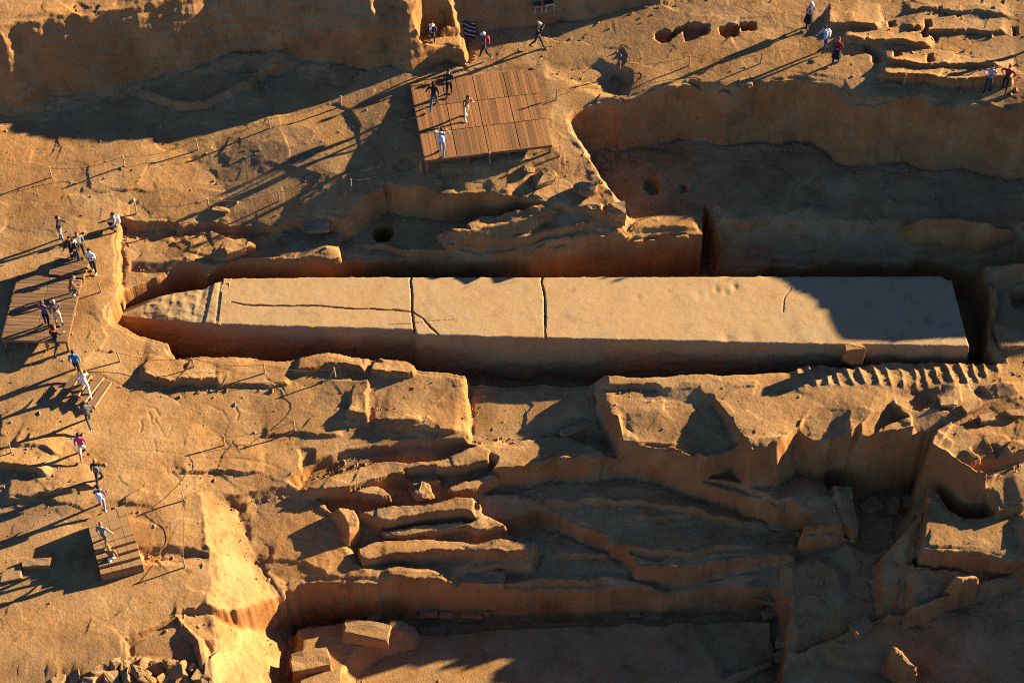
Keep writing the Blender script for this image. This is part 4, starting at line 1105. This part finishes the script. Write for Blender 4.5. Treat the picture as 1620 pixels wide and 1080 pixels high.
# ------------------------------------------------------------------ wooden stair and stone steps
def wooden_stair():
    p = hit(140, 618)
    root = empty('wooden_stair', p, 'small wooden stair with pale tread edges that a woman in white climbs down', 'stair')
    inv = np.array(p)
    n = 5
    treads = [((113,617),(125,596)), ((123.5,626),(144,594)), ((134,636),(164,597)), ((149,644),(176,605))]
    for k, (a, b) in enumerate(treads):
        z = p[2] + .62 - .17 * k
        A = at(*a, z) - inv; Bq = at(*b, z) - inv
        d = (Bq - A) / 2; c = (A + Bq) / 2
        nrm = np.array((-d[1], d[0], 0)); nrm /= np.linalg.norm(nrm)
        if nrm[0] > 0: nrm = -nrm
        m = MB(); m.box(c + nrm * .2, d, nrm * .2, (0, 0, .022)); t = part('tread', m.mesh('tread', M['deck_x']), root)
        m = MB(); m.box(c - nrm * .012, d, nrm * .03, (0, 0, .04)); part('nosing', m.mesh('nosing', M['pale_wood']), t)
    for s in (0, 1):
        a = at(*treads[0][s], p[2] + .5) - inv; b = at(*treads[3][s], p[2] + .0) - inv
        d = (b - a) / 2; w_ = np.array((-d[1], d[0], 0)); w_ /= np.linalg.norm(w_)
        m = MB(); m.box((a + b) / 2 + np.array((0, 0, -.06)), d * 1.1, w_ * .03, (0, 0, .10)); part('stringer', m.mesh('stringer', M['beam']), root)
        m = MB(); m.box(a + np.array((0, 0, -.35)), (.04, 0, 0), (0, .04, 0), (0, 0, .35)); part('leg', m.mesh('leg', M['beam']), root)
wooden_stair()

def stone_steps():
    zt = -0.75
    A, Bq, Cc, D = quad_frame([(137,822),(197,798),(223,882),(156,898)], zt)
    org = (A + Bq + Cc + D) / 4
    g = ground(org[0], org[1])
    root = empty('stone_steps', (org[0], org[1], g), 'block of stone steps with tiled landing casting a wide shadow on its left', 'steps')
    base = np.array((org[0], org[1], g))
    def P(u, v, z): return (A * (1 - u) + Bq * u) * (1 - v) + (D * (1 - u) + Cc * u) * v + np.array((0, 0, z - zt)) - base
    rnd = random.Random(9)
    def slab(nm, u0, u1, v0, v1, zt_, zb):
        i = .004; e = rnd.uniform(-.008, .008)
        m = MB()
        q = [P(u0, v0, zb), P(u1, v0, zb), P(u1, v1, zb), P(u0, v1, zb), P(u0 + i, v0 + i, zt_ + e), P(u1 - i, v0 + i, zt_ + e), P(u1 - i, v1 - i, zt_ + e), P(u0 + i, v1 - i, zt_ + e)]
        m.add(q, [(3, 2, 1, 0), (4, 5, 6, 7), (0, 1, 5, 4), (1, 2, 6, 5), (2, 3, 7, 6), (3, 0, 4, 7)])
        part(nm, m.mesh(nm, M['stone_tile']), root)
    def core(v0, v1, top):
        m = MB()
        q = [P(.01, v0, -3), P(.99, v0, -3), P(.99, v1, -3), P(.01, v1, -3), P(.01, v0, top), P(.99, v0, top), P(.99, v1, top), P(.01, v1, top)]
        m.add(q, [(3, 2, 1, 0), (4, 5, 6, 7), (0, 1, 5, 4), (1, 2, 6, 5), (2, 3, 7, 6), (3, 0, 4, 7)])
        part('core', m.mesh('core', M['stone_tile']), root)
    L = .56
    core(.0, L - .004, zt - .07)
    us = [0, .2, .5, .78, 1.0]
    for j in range(3):
        for k in range(4):
            slab('tile', us[k], us[k + 1], L * j / 3, L * (j + 1) / 3, zt, zt - .08)
    for s in range(4):
        v0 = L + (1 - L) * s / 4; v1 = L + (1 - L) * (s + 1) / 4
        zz = zt - .18 * (s + .0) - .02
        uu = [0, .24 + .04 * (s % 2), .52, .8 - .05 * (s % 2), 1.0]
        for k in range(4):
            slab('step_block', uu[k], uu[k + 1], v0, v1, zz, zz - .24)
        core(v0 + .002, v1 - .002, zz - .2)
stone_steps()

# ------------------------------------------------------------------ rope fences
def post_mesh(h, seed):
    m = MB(); r = random.Random(seed)
    lx, ly = r.uniform(-.04, .04), r.uniform(-.04, .04)
    m.tube([(0, 0, -.15), (lx * .5, ly * .5, h * .5), (lx, ly, h)], [.042, .038, .036], 8)
    m.tube([(lx, ly, h - .10), (lx, ly, h - .06)], [.052, .052], 8)
    return m.mesh('fence_post', M['pale_wood'])
POST_H = .78
def fence(posts, labels, rope_label, group, skip=()):
    tops = []
    for k, ((px, py), lb) in enumerate(zip(posts, labels)):
        p = hit(px, py)
        o = link('fence_post', post_mesh(POST_H, int(px * 7 + py)))
        o.location = p
        tag(o, lb, 'post', group)
        tops.append(np.array(p) + (0, 0, POST_H - .08))
    if rope_label:
        m = MB()
        for k in range(len(tops) - 1):
            if k in skip: continue
            a, b = tops[k], tops[k + 1]
            pts = []
            for i in range(9):
                t = i / 8
                q = a * (1 - t) + b * t; q[2] -= .35 * math.sin(math.pi * t)
                q[2] = max(q[2], ground(q[0], q[1]) + .02)
                pts.append(q)
            m.tube(pts, .013, 5)
        c = (tops[0] + tops[-1]) / 2
        m.v = [tuple(np.array(v) - c) for v in m.v]
        o = link('rope', m.mesh('rope', M['rope'], True)); o.location = c
        tag(o, rope_label, 'rope')
ordn = ['first', 'second', 'third', 'fourth', 'fifth', 'sixth', 'seventh', 'eighth']
fence([(82,281),(197,263),(313,237),(427,203),(540,168)], ['%s wooden post from the left of the upper fence below the big cliff shadow' % k for k in ordn[:5]], 'sagging thin rope of the upper fence below the big cliff shadow', 'posts of the upper left rope fence')
fence([(216,338),(330,331),(442,318),(556,300),(666,271),(775,257),(886,247)], ['%s wooden post from the left of the fence running below the large platform' % k for k in ordn[:7]], 'thin rope of the fence running below the large platform', 'posts of the fence below the platform')
fence([(880,158),(980,114),(1090,104),(1203,101),(1430,134)], ['%s wooden post from the left along the rim above the shaded bay' % k for k in ordn[:5]], 'thin rope strung along the rim above the shaded bay', 'posts along the bay rim', skip=(3,))
fence([(190,572),(307,580),(419,590),(531,597),(466,680),(355,704),(291,791),(293,897)], ['%s wooden post, counted from the trench tip, of the fence round the near left slope' % k for k in ordn], 'thin rope of the fence winding round the near left slope', 'posts of the near left fence')
fence([(160,462)], ['lone leaning stake on the ledge right of the crowded walkway'], None, None)
fence([(18,716)], ['lone wooden stake at the left edge level with the woman in pink'], None, None)
# ------------------------------------------------------------------ people
CLOTH = {}
def cloth(col, name='cloth'):
    k = tuple(round(c, 3) for c in col)
    if k not in CLOTH: CLOTH[k] = mat(name, plain(col, 0.85, 0.22, 9.0))
    return CLOTH[k]
SKIN, BLACK, NAVY, DENIM, LDENIM, WHITE, GREY, RED, MAROON, PINK, BLUE, PURPLE, BROWN, BEIGE, ORANGE, LBLUE = (
    (.34,.19,.12), (.012,.012,.014), (.02,.025,.05), (.035,.055,.10), (.16,.20,.27), (.62,.60,.60), (.16,.16,.17), (.38,.03,.025), (.16,.02,.02), (.50,.06,.15), (.03,.13,.30), (.10,.05,.14), (.16,.085,.05), (.42,.33,.23), (.48,.10,.03), (.30,.36,.58))
HBLK, HBRN, HBLD, HGRY, HRED = (.012,.009,.008), (.06,.03,.016), (.32,.17,.05), (.35,.33,.31), (.16,.04,.018)
PEOPLE = []
def person(px, py, face, label, shirt=BLACK, pants=DENIM, shoes=BLACK, hair=HBLK, pose='stand', stride=.25, arms=('down', 'down'), sleeve='long', short=False,
           lean=.0, hat=None, pack=None, long_hair=False, skirt=None, z=None, scale=1.04, scarf=None, skin=SKIN):
    PEOPLE.append(dict(locals()))

def skeleton(d):
    """joints of the posed figure (facing +Y, metres for a 1.72 m body): vertices, edges with body region, radii"""
    V = []; E = []; R = []
    def add(p, r): V.append(Vector(p)); R.append(r); return len(V) - 1
    pose = d['pose']; st = d['stride']; ln = d['lean']
    ph = .93
    if pose == 'sit': ph = .50
    if pose == 'crouch': ph = .42
    pel = add((0, 0, ph), (.150, .115))
    sp = add((0, .02 + ln * .22, ph + .20), (.132, .100))
    ch = add((0, .02 + ln * .50, ph + .42), (.158, .112))
    nk0 = add((0, .01 + ln * .64, ph + .545), (.075, .070))
    nk = add((0, .03 + ln * .72, ph + .61), (.054, .056))
    E += [(pel, sp, 'hip'), (sp, ch, 'torso'), (ch, nk0, 'torso'), (nk0, nk, 'neck')]
    hands = []
    for s, a in ((-1, d['arms'][0]), (1, d['arms'][1])):
        c = V[ch]
        sh = add((s * .185, c.y - .01, c.z + .085), (.070, .070))
        base = Vector((s * .185, c.y - .01, c.z + .085))
        if a == 'down': el = base + Vector((s * .06, -.03, -.28)); wr = el + Vector((s * .01, .07, -.24))
        elif a == 'back': el = base + Vector((s * .07, -.15, -.24)); wr = el + Vector((0, -.03, -.24))
        elif a == 'fwd': el = base + Vector((s * .06, .12, -.24)); wr = el + Vector((-s * .02, .22, -.09))
        elif a == 'cam': el = base + Vector((s * .10, .17, -.17)); wr = el + Vector((-s * .15, .10, .21))
        elif a == 'hip': el = base + Vector((s * .20, -.07, -.21)); wr = el + Vector((-s * .16, .10, -.16))
        elif a == 'head': el = base + Vector((s * .20, .06, .08)); wr = el + Vector((-s * .18, .02, .17))
        elif a == 'out': el = base + Vector((s * .13, .02, -.23)); wr = el + Vector((s * .10, .06, -.21))
        elif a == 'fold': el = base + Vector((s * .05, .06, -.26)); wr = el + Vector((-s * .20, .13, .03))
        else: el = base + Vector((s * .05, .10, -.25)); wr = el + Vector((-s * .05, .20, -.12))
        ei = add(el, (.049, .049)); wi = add(wr, (.034, .030))
        pa = wr + (wr - el).normalized() * .075
        pi = add(pa, (.042, .022))
        E += [(ch, sh, 'torso'), (sh, ei, 'uparm'), (ei, wi, 'loarm'), (wi, pi, 'hand')]
        hands.append((wr, pa, (wr - el).normalized(), s))
    feet = []
    for s in (-1, 1):
        hp = add((s * .095, 0, ph - .05), (.098, .100))
        f = st * s * (1 if d['px'] % 2 else -1)
        if pose == 'stand':
            kn = Vector((s * .10, f * .55 + .05 * abs(f) + .02, .50 + .03 * max(f, 0))); an = Vector((s * .11, f * 1.15 - (.10 if f < 0 else 0), .085 + (.06 if f < -.2 else 0)))
        elif pose == 'sit':
            kn = Vector((s * .13, .42, .50)); an = Vector((s * .12, .44 + .08 * s, .085))
        else:
            kn = Vector((s * .16, .36, .48)); an = Vector((s * .13, .05, .085))
        k = add(kn, (.066, .068)); a = add(an, (.043, .048))
        hl = add(an + Vector((0, -.03, -.045)), (.040, .042)); to = add(an + Vector((s * .015, .17, -.055)), (.042, .030))
        E += [(pel, hp, 'hip'), (hp, k, 'thigh'), (k, a, 'shin'), (a, hl, 'foot'), (a, to, 'foot')]
    return V, E, R, hands, V[nk]

def head_mb(mb, c):
    def f(dv, p):
        q = np.array(p)
        if dv[1] > .75 and abs(dv[0]) < .35 and -.35 < dv[2] < .2: q = q + np.array((0, .022, 0))      # nose
        if dv[2] < -.3: q[0] *= .86; q[1] += .012                                                       # chin
        return q
    mb.ball((c[0], c[1] + .02, c[2] + .125), (.078, .098, .122), 14, 10, f)
    for s in (-1, 1): mb.ball((c[0] + s * .079, c[1] + .01, c[2] + .115), (.012, .024, .032), 6, 5)     # ears

def build_people():
    tmp = []
    for d in PEOPLE:
        V, E, R, hands, nk = skeleton(d)
        me = bpy.data.meshes.new('body_tmp'); me.from_pydata([tuple(v) for v in V], [(a, b) for a, b, _ in E], []); me.update()
        o = bpy.data.objects.new('body_tmp', me); COL.objects.link(o)
        md = o.modifiers.new('skin', 'SKIN'); md.use_smooth_shade = True; md.branch_smoothing = .6
        lay = me.skin_vertices[0].data
        for i, r in enumerate(R): lay[i].radius = r; lay[i].use_root = (i == 0)
        o.modifiers.new('sub', 'SUBSURF').levels = 1
        tmp.append((o, V, E, hands, nk))
    bpy.context.view_layer.update()
    dg = bpy.context.evaluated_depsgraph_get()
    for d, (o, V, E, hands, nk) in zip(PEOPLE, tmp):
        ev = o.evaluated_get(dg)
        bme = bpy.data.meshes.new_from_object(ev)
        mb = MB()
        mb.v = [tuple(v.co) for v in bme.vertices]; mb.f = [tuple(p.vertices) for p in bme.polygons]
        nbody = len(mb.f)
        head_mb(mb, nk)
        nhead = len(mb.f)
        # eyes and mouth: small dark bosses on the face
        for s in (-1, 1): mb.ball((nk.x + s * .03, nk.y + .108, nk.z + .135), (.012, .008, .008), 6, 4)
        mb.ball((nk.x, nk.y + .107, nk.z + .065), (.022, .008, .006), 6, 4)
        neyes = len(mb.f)
        for (wr, pa, dr, s) in hands:                       # four fingers and a thumb, slightly curled
            side = dr.cross(Vector((0, 1, .3))); side.normalize()
            cu = side.cross(dr)
            for q, (off, ln) in enumerate(((-.027, .060), (-.009, .072), (.009, .067), (.027, .052))):
                b = pa + side * off - dr * .01
                mb.tube([b, b + dr * ln * .55 + cu * .006, b + dr * ln + cu * .026], [.0095, .0085, .0065], 5)
            b = wr + dr * .03 + side * (-.03)
            mb.tube([b, b - side * .022 + dr * .028, b - side * .020 + dr * .055 + cu * .01], [.012, .010, .008], 5)
        me = bpy.data.meshes.new('body'); me.from_pydata(mb.v, [], mb.f); me.update()
        cols = [d['shirt'], d['pants'], d['skin'], d['shoes'], (.03, .012, .01)]
        for c in cols: me.materials.append(cloth(c, 'cloth'))
        segs = [(V[a], V[b], k) for a, b, k in E]
        slot = {'torso': 0, 'hip': 1, 'neck': 2, 'uparm': 0, 'loarm': 0 if d['sleeve'] == 'long' else 2, 'hand': 2, 'thigh': 1, 'shin': 2 if d['short'] else 1, 'foot': 3}
        A = np.array([tuple(a) for a, b, k in segs]); Bq = np.array([tuple(b) for a, b, k in segs]); ks = [k for _, _, k in segs]
        cen = np.array([tuple(p.center) for p in me.polygons][:nbody])
        AB = Bq - A
        t = np.clip(((cen[:, None] - A[None]) * AB[None]).sum(-1) / (AB ** 2).sum(-1)[None], 0, 1)
        dist = np.linalg.norm(cen[:, None] - A[None] - t[..., None] * AB[None], axis=-1)
        rr = np.array([{'torso': .1, 'hip': .09, 'thigh': .06}.get(k, .03) for k in ks])
        near = (dist - rr[None]).argmin(1)
        mi = [slot[ks[i]] for i in near]
        for q in range(nbody):
            if ks[near[q]] == 'hip' and cen[q][2] > V[0].z + .06: mi[q] = 0
            if ks[near[q]] == 'neck' and t[q, near[q]] < .35: mi[q] = 0
        mi += [2] * (nhead - nbody) + [4] * (neyes - nhead) + [2] * (len(mb.f) - neyes)
        me.polygons.foreach_set('material_index', mi)
        me.polygons.foreach_set('use_smooth', [True] * len(me.polygons))
        COL_o = o
        bpy.data.objects.remove(COL_o)
        p = at(d['px'], d['py'], d['z']) if d['z'] is not None else hit(d['px'], d['py'])
        root = empty('person', p, d['label'], 'person', rz=0)
        if d.get('grp'): root['group'] = d['grp']
        root.rotation_euler = (0, 0, math.radians(d['face']) - math.pi / 2)
        root.scale = (d['scale'],) * 3
        zoff = 0.0
        part('body', me, root)
        hx, hy, hz = nk.x, nk.y + .015, nk.z + .135
        if d['hair']:
            m = MB()
            def f(dv, q):
                q = np.array(q)
                if dv[1] > .25 and dv[2] < .45: q *= .80
                if d['long_hair'] and dv[2] < -.2 and dv[1] < .3: q[2] *= 1.9; q[1] -= .02
                elif dv[2] < -.35: q *= .8
                return q
            m.ball((hx, hy - .012, hz + .012), (.090, .106, .125), 14, 9, f)
            part('hair', m.mesh('hair', cloth(d['hair'], 'hair'), True), root)
        if d['hat']:
            m = MB()
            m.ball((hx, hy, hz + .05), (.098, .114, .10), 14, 7, lambda dv, q: np.array((q[0], q[1], max(q[2], -.005))))
            m.box((hx, hy + .12, hz + .05), (.07, 0, 0), (0, .06, -.01), (0, 0, .008))
            part('cap', m.mesh('cap', cloth(d['hat'], 'cap'), True), root)
        if d['pack']:
            c = V[2]
            m = MB()
            m.ball((0, c.y - .20, c.z - .10), (.155, .10, .24), 12, 8, lambda dv, q: np.sign(dv) * np.abs(dv) ** .55 * np.array((.145, .09, .22)))
            pk = part('backpack', m.mesh('backpack', cloth(d['pack'], 'backpack'), True), root)
            m = MB()
            for s in (-1, 1): m.tube([(s * .10, c.y - .12, c.z + .10), (s * .11, c.y + .02, c.z + .17), (s * .11, c.y + .125, c.z + .02), (s * .12, c.y - .10, c.z - .22)], .02, 6)
            part('strap', m.mesh('strap', cloth(tuple(k * .5 for k in d['pack']), 'strap'), True), pk)
        if d['skirt']:
            m = MB(); z0 = V[0].z + .06
            m.tube([(0, 0, z0), (0, 0, z0 - .25), (0, 0, z0 - .5)], [.165, .20, .25], 14, cap=False)
            part('skirt', m.mesh('skirt', cloth(d['skirt'], 'skirt'), True), root)
        if d['scarf']:
            m = MB(); c = V[3]
            m.tube([(.10 * math.cos(a), c.y + .10 * math.sin(a), c.z + .04 + .02 * math.sin(a)) for a in [2 * math.pi * k / 12 for k in range(13)]], .045, 8)
            m.box((.05, c.y + .13, c.z - .12), (.05, 0, 0), (0, .02, 0), (0, 0, .14))
            part('scarf', m.mesh('scarf', cloth(d['scarf'], 'scarf'), True), root)
# left walkway and path (direction faced in degrees: 0 = right, 90 = away, 270 = towards the camera)
person(99,381,0,'person in black jacket and light jeans standing alone behind the walkway', BLACK, LDENIM, hair=HBLK, arms=('fwd','down'), stride=.05)
person(185,364,200,'person with a white and black top at the far corner of the ledge', (.30,.30,.32), BLACK, hair=HBLK, pose='crouch', arms=('fwd','fwd'), pack=WHITE)
person(119,412,250,'person in dark red and black at the left of the huddle behind the walkway', MAROON, BLACK, hair=HBLK, arms=('fwd','fwd'), stride=.05)
person(124,416,280,'person with white bag in the middle of the huddle behind the walkway', BLACK, (.05,.05,.055), hair=HBRN, arms=('fold','fold'), pack=WHITE, stride=.05)
person(130,405,300,'reddish-haired person in grey at the back of the huddle behind the walkway', GREY, BLACK, hair=HRED, arms=('down','fwd'), stride=.08)
person(150,431,255,'person in white shirt and black trousers right of the huddle', WHITE, BLACK, WHITE, hair=HBLK, arms=('fold','fold'), sleeve='short', stride=.05)
person(112,466,20,'person in brown top bending down at the walkway edge', BROWN, (.08,.085,.07), WHITE, hair=HBRN, pose='crouch', lean=.35, arms=('fwd','fwd'), z=1.25)
person(76,515,80,'person in dark purple standing left of the pair on the walkway', PURPLE, BLACK, hair=HBRN, arms=('cam','fold'), stride=.05, z=1.25)
person(94,512,300,'person in plum top and pale trousers in the middle of the walkway', (.12,.07,.09), BEIGE, hair=HGRY, arms=('fold','down'), stride=.05, z=1.25)
person(92,555,60,'person with orange scarf and jeans at the near end of the walkway', BLACK, DENIM, hair=HBLK, arms=('down','fwd'), scarf=ORANGE, stride=.25, lean=.1)
person(124,592,90,'person in blue shirt and shorts walking off the near end of the walkway', BLUE, BLACK, hair=HBLK, short=True, sleeve='short', arms=('down','down'), stride=.2)
person(138,622,110,'blonde person in white shirt and pale trousers on the wooden stair', WHITE, (.55,.52,.50), WHITE, hair=HBLD, long_hair=True, arms=('down','fwd'), stride=.35, sleeve='short')
person(143,672,120,'person in grey walking just below the wooden stair', (.10,.105,.10), (.05,.06,.06), WHITE, hair=HBRN, arms=('fwd','down'), stride=.28)
person(133,722,100,'person in pink shirt and white shorts on the sandy path', PINK, WHITE, hair=HBLK, short=True, sleeve='short', arms=('down','down'), stride=.28)
person(159,762,95,'orange-haired person in black below the one in pink', BLACK, NAVY, hair=(.36,.15,.03), long_hair=True, arms=('down','fold'), stride=.15, pack=(.10,.10,.12))
person(164,804,95,'person in purple top with a white bag above the stone steps', PURPLE, (.28,.25,.34), WHITE, hair=HBLK, arms=('fold','down'), stride=.18, pack=WHITE)
person(168,862,80,'person in grey shirt and shorts on the top of the stone steps', GREY, (.12,.11,.10), hair=(.20,.09,.05), short=True, sleeve='short', arms=('down','out'), stride=.2, z=-.95)
person(181,898,100,'person in brown jacket and white trousers at the foot of the stone steps', BROWN, WHITE, WHITE, hair=HBLD, long_hair=True, arms=('fwd','down'), stride=.35)
# on the large platform
person(687,171,80,'person in black top and jeans striding on the large platform', BLACK, (.05,.08,.09), hair=HBLK, long_hair=True, arms=('out','down'), stride=.26, z=3.63)
person(711,151,270,'person in camouflage dark clothes at the far edge of the large platform', (.045,.04,.03), BLACK, hair=HBLK, arms=('fold','fold'), stride=.12, pack=BLACK, z=3.63)
person(737,187,300,'person in beige bending to take a picture in the middle of the large platform', (.22,.12,.07), BEIGE, WHITE, hair=HBLK, long_hair=True, lean=.35, arms=('cam','cam'), stride=.12, z=3.63)
person(700,244,80,'person in white shirt with a blue backpack at the near edge of the large platform', WHITE, LDENIM, hair=HBRN, arms=('head','head'), stride=.12, pack=LBLUE, sleeve='short', z=3.63)
# upper ledge and terrace
person(767,93,190,'walker in white cap with a red backpack behind the large platform', (.06,.06,.07), BLACK, WHITE, hair=HBLK, hat=WHITE, pack=RED, arms=('out','down'), stride=.21)
person(850,76,340,'dark-clothed walker on the path at the shadow edge behind the platform', BLACK, (.03,.03,.04), hair=HBLK, arms=('cam','cam'), stride=.26, hat=(.25,.24,.25))
person(1277,45,300,'person in wide pale hat and dark skirt on the upper right terrace', (.10,.09,.12), BLACK, hair=HBRN, hat=WHITE, skirt=BLACK, arms=('fold','fold'), stride=.05)
person(1304,82,200,'person in white and blue shirt bending beside the one with red hair', LBLUE, DENIM, hair=HBLK, lean=.2, arms=('fwd','fwd'), stride=.08, pack=WHITE)
person(1321,101,250,'red-haired person in black skirt at the rim of the bay', MAROON, BLACK, hair=HRED, long_hair=True, arms=('fold','fold'), skirt=BLACK, stride=.1)
person(1561,144,250,'person in white and navy top at the right end of the terrace groove', (.28,.24,.30), NAVY, hair=HBLK, arms=('fold','hip'), stride=.06)
person(1588,144,240,'person in red jacket with hands on hips near the right edge', MAROON, BLACK, hair=HRED, arms=('hip','hip'), stride=.06)
person(1645,72,240,'person just beyond the right edge whose long shadow falls on the terrace', GREY, BLACK, hair=HBLK, arms=('hip','fold'), stride=.08)
person(684,63,260,'person in dark clothes with white scarf sitting on the lit rock by the rug', (.05,.05,.06), BLACK, hair=HBLK, pose='crouch', arms=('fold','fold'), scarf=WHITE)
build_people()

# ------------------------------------------------------------------ rug and stools by the back cliff
def rug_mat(t, b):
    tc = t.nodes.new('ShaderNodeTexCoord')
    sep = t.nodes.new('ShaderNodeSeparateXYZ'); t.links.new(tc.outputs['Generated'], sep.inputs[0])
    mu = t.nodes.new('ShaderNodeMath'); mu.operation = 'MULTIPLY'; mu.inputs[1].default_value = 4.0; t.links.new(sep.outputs[1], mu.inputs[0])
    fr = t.nodes.new('ShaderNodeMath'); fr.operation = 'FRACT'; t.links.new(mu.outputs[0], fr.inputs[0])
    r = t.nodes.new('ShaderNodeValToRGB'); r.color_ramp.interpolation = 'CONSTANT'
    e = r.color_ramp.elements; e[0].position = 0; e[0].color = (.015, .012, .012, 1); e[1].position = .42; e[1].color = (.30, .05, .03, 1)
    for p, c in ((.62, (.55, .50, .42)), (.80, (.015, .012, .012))):
        q = e.new(p); q.color = (*c, 1)
    t.links.new(fr.outputs[0], r.inputs[0]); t.links.new(r.outputs[0], b.inputs['Base Color']); b.inputs['Roughness'].default_value = .95
M['rug'] = mat('striped_rug', rug_mat)
def rug():
    A, Bq, Cc, D = [hit(*q) for q in ((733,36),(753,38),(752,62),(735,58))]
    c = (A + Bq + Cc + D) / 4
    n = 14; top = []
    for j in range(n + 1):
        for i in range(n + 1):
            u, v = i / n, j / n
            p = (A * (1 - u) + Bq * u) * (1 - v) + (D * (1 - u) + Cc * u) * v
            p[2] = max(p[2], ground(p[0], p[1])) + .05 + .025 * math.sin(u * 7 + v * 3)
            top.append(p - c)
    W_ = n + 1
    vs = top + [p - np.array((0, 0, .035)) for p in top]; N_ = W_ * W_
    fs = []
    for j in range(n):
        for i in range(n):
            a = j * W_ + i
            fs += [(a, a + W_, a + W_ + 1, a + 1), (N_ + a, N_ + a + 1, N_ + a + W_ + 1, N_ + a + W_)]
    ring = list(range(n)) + [j * W_ + n for j in range(n)] + [n * W_ + i for i in range(n, 0, -1)] + [j * W_ for j in range(n, 0, -1)]
    for k in range(len(ring)):
        a, b2 = ring[k], ring[(k + 1) % len(ring)]
        fs.append((a, b2, N_ + b2, N_ + a))
    m = MB(); m.add(vs, fs)
    o = link('rug', m.mesh('rug', M['rug'])); o.location = c
    tag(o, 'black, red and cream striped rug spread behind the walker in white cap', 'rug')
rug()
def stool(px, py, label, col, w_=.42, h=.45):
    p = hit(px, py)
    root = empty('stool', p, label, 'stool', rz=.3)
    m = MB(); m.box((0, 0, h), (w_ / 2, 0, 0), (0, w_ / 2, 0), (0, 0, .025)); part('seat', m.mesh('seat', cloth(col, 'seat')), root)
    for sx in (-1, 1):
        for sy in (-1, 1):
            m = MB(); m.tube([(sx * w_ * .42, sy * w_ * .42, h - .02), (sx * w_ * .48, sy * w_ * .48, -.03)], .022, 6); part('leg', m.mesh('leg', cloth((.4, .38, .36), 'leg')), root)
stool(850,18,'pale-legged stool in the deep shade at the top of the photo', (.05,.05,.055))
stool(868,14,'dark stool right of the pale-legged one in the shade at the top', (.03,.03,.03), .5, .38)
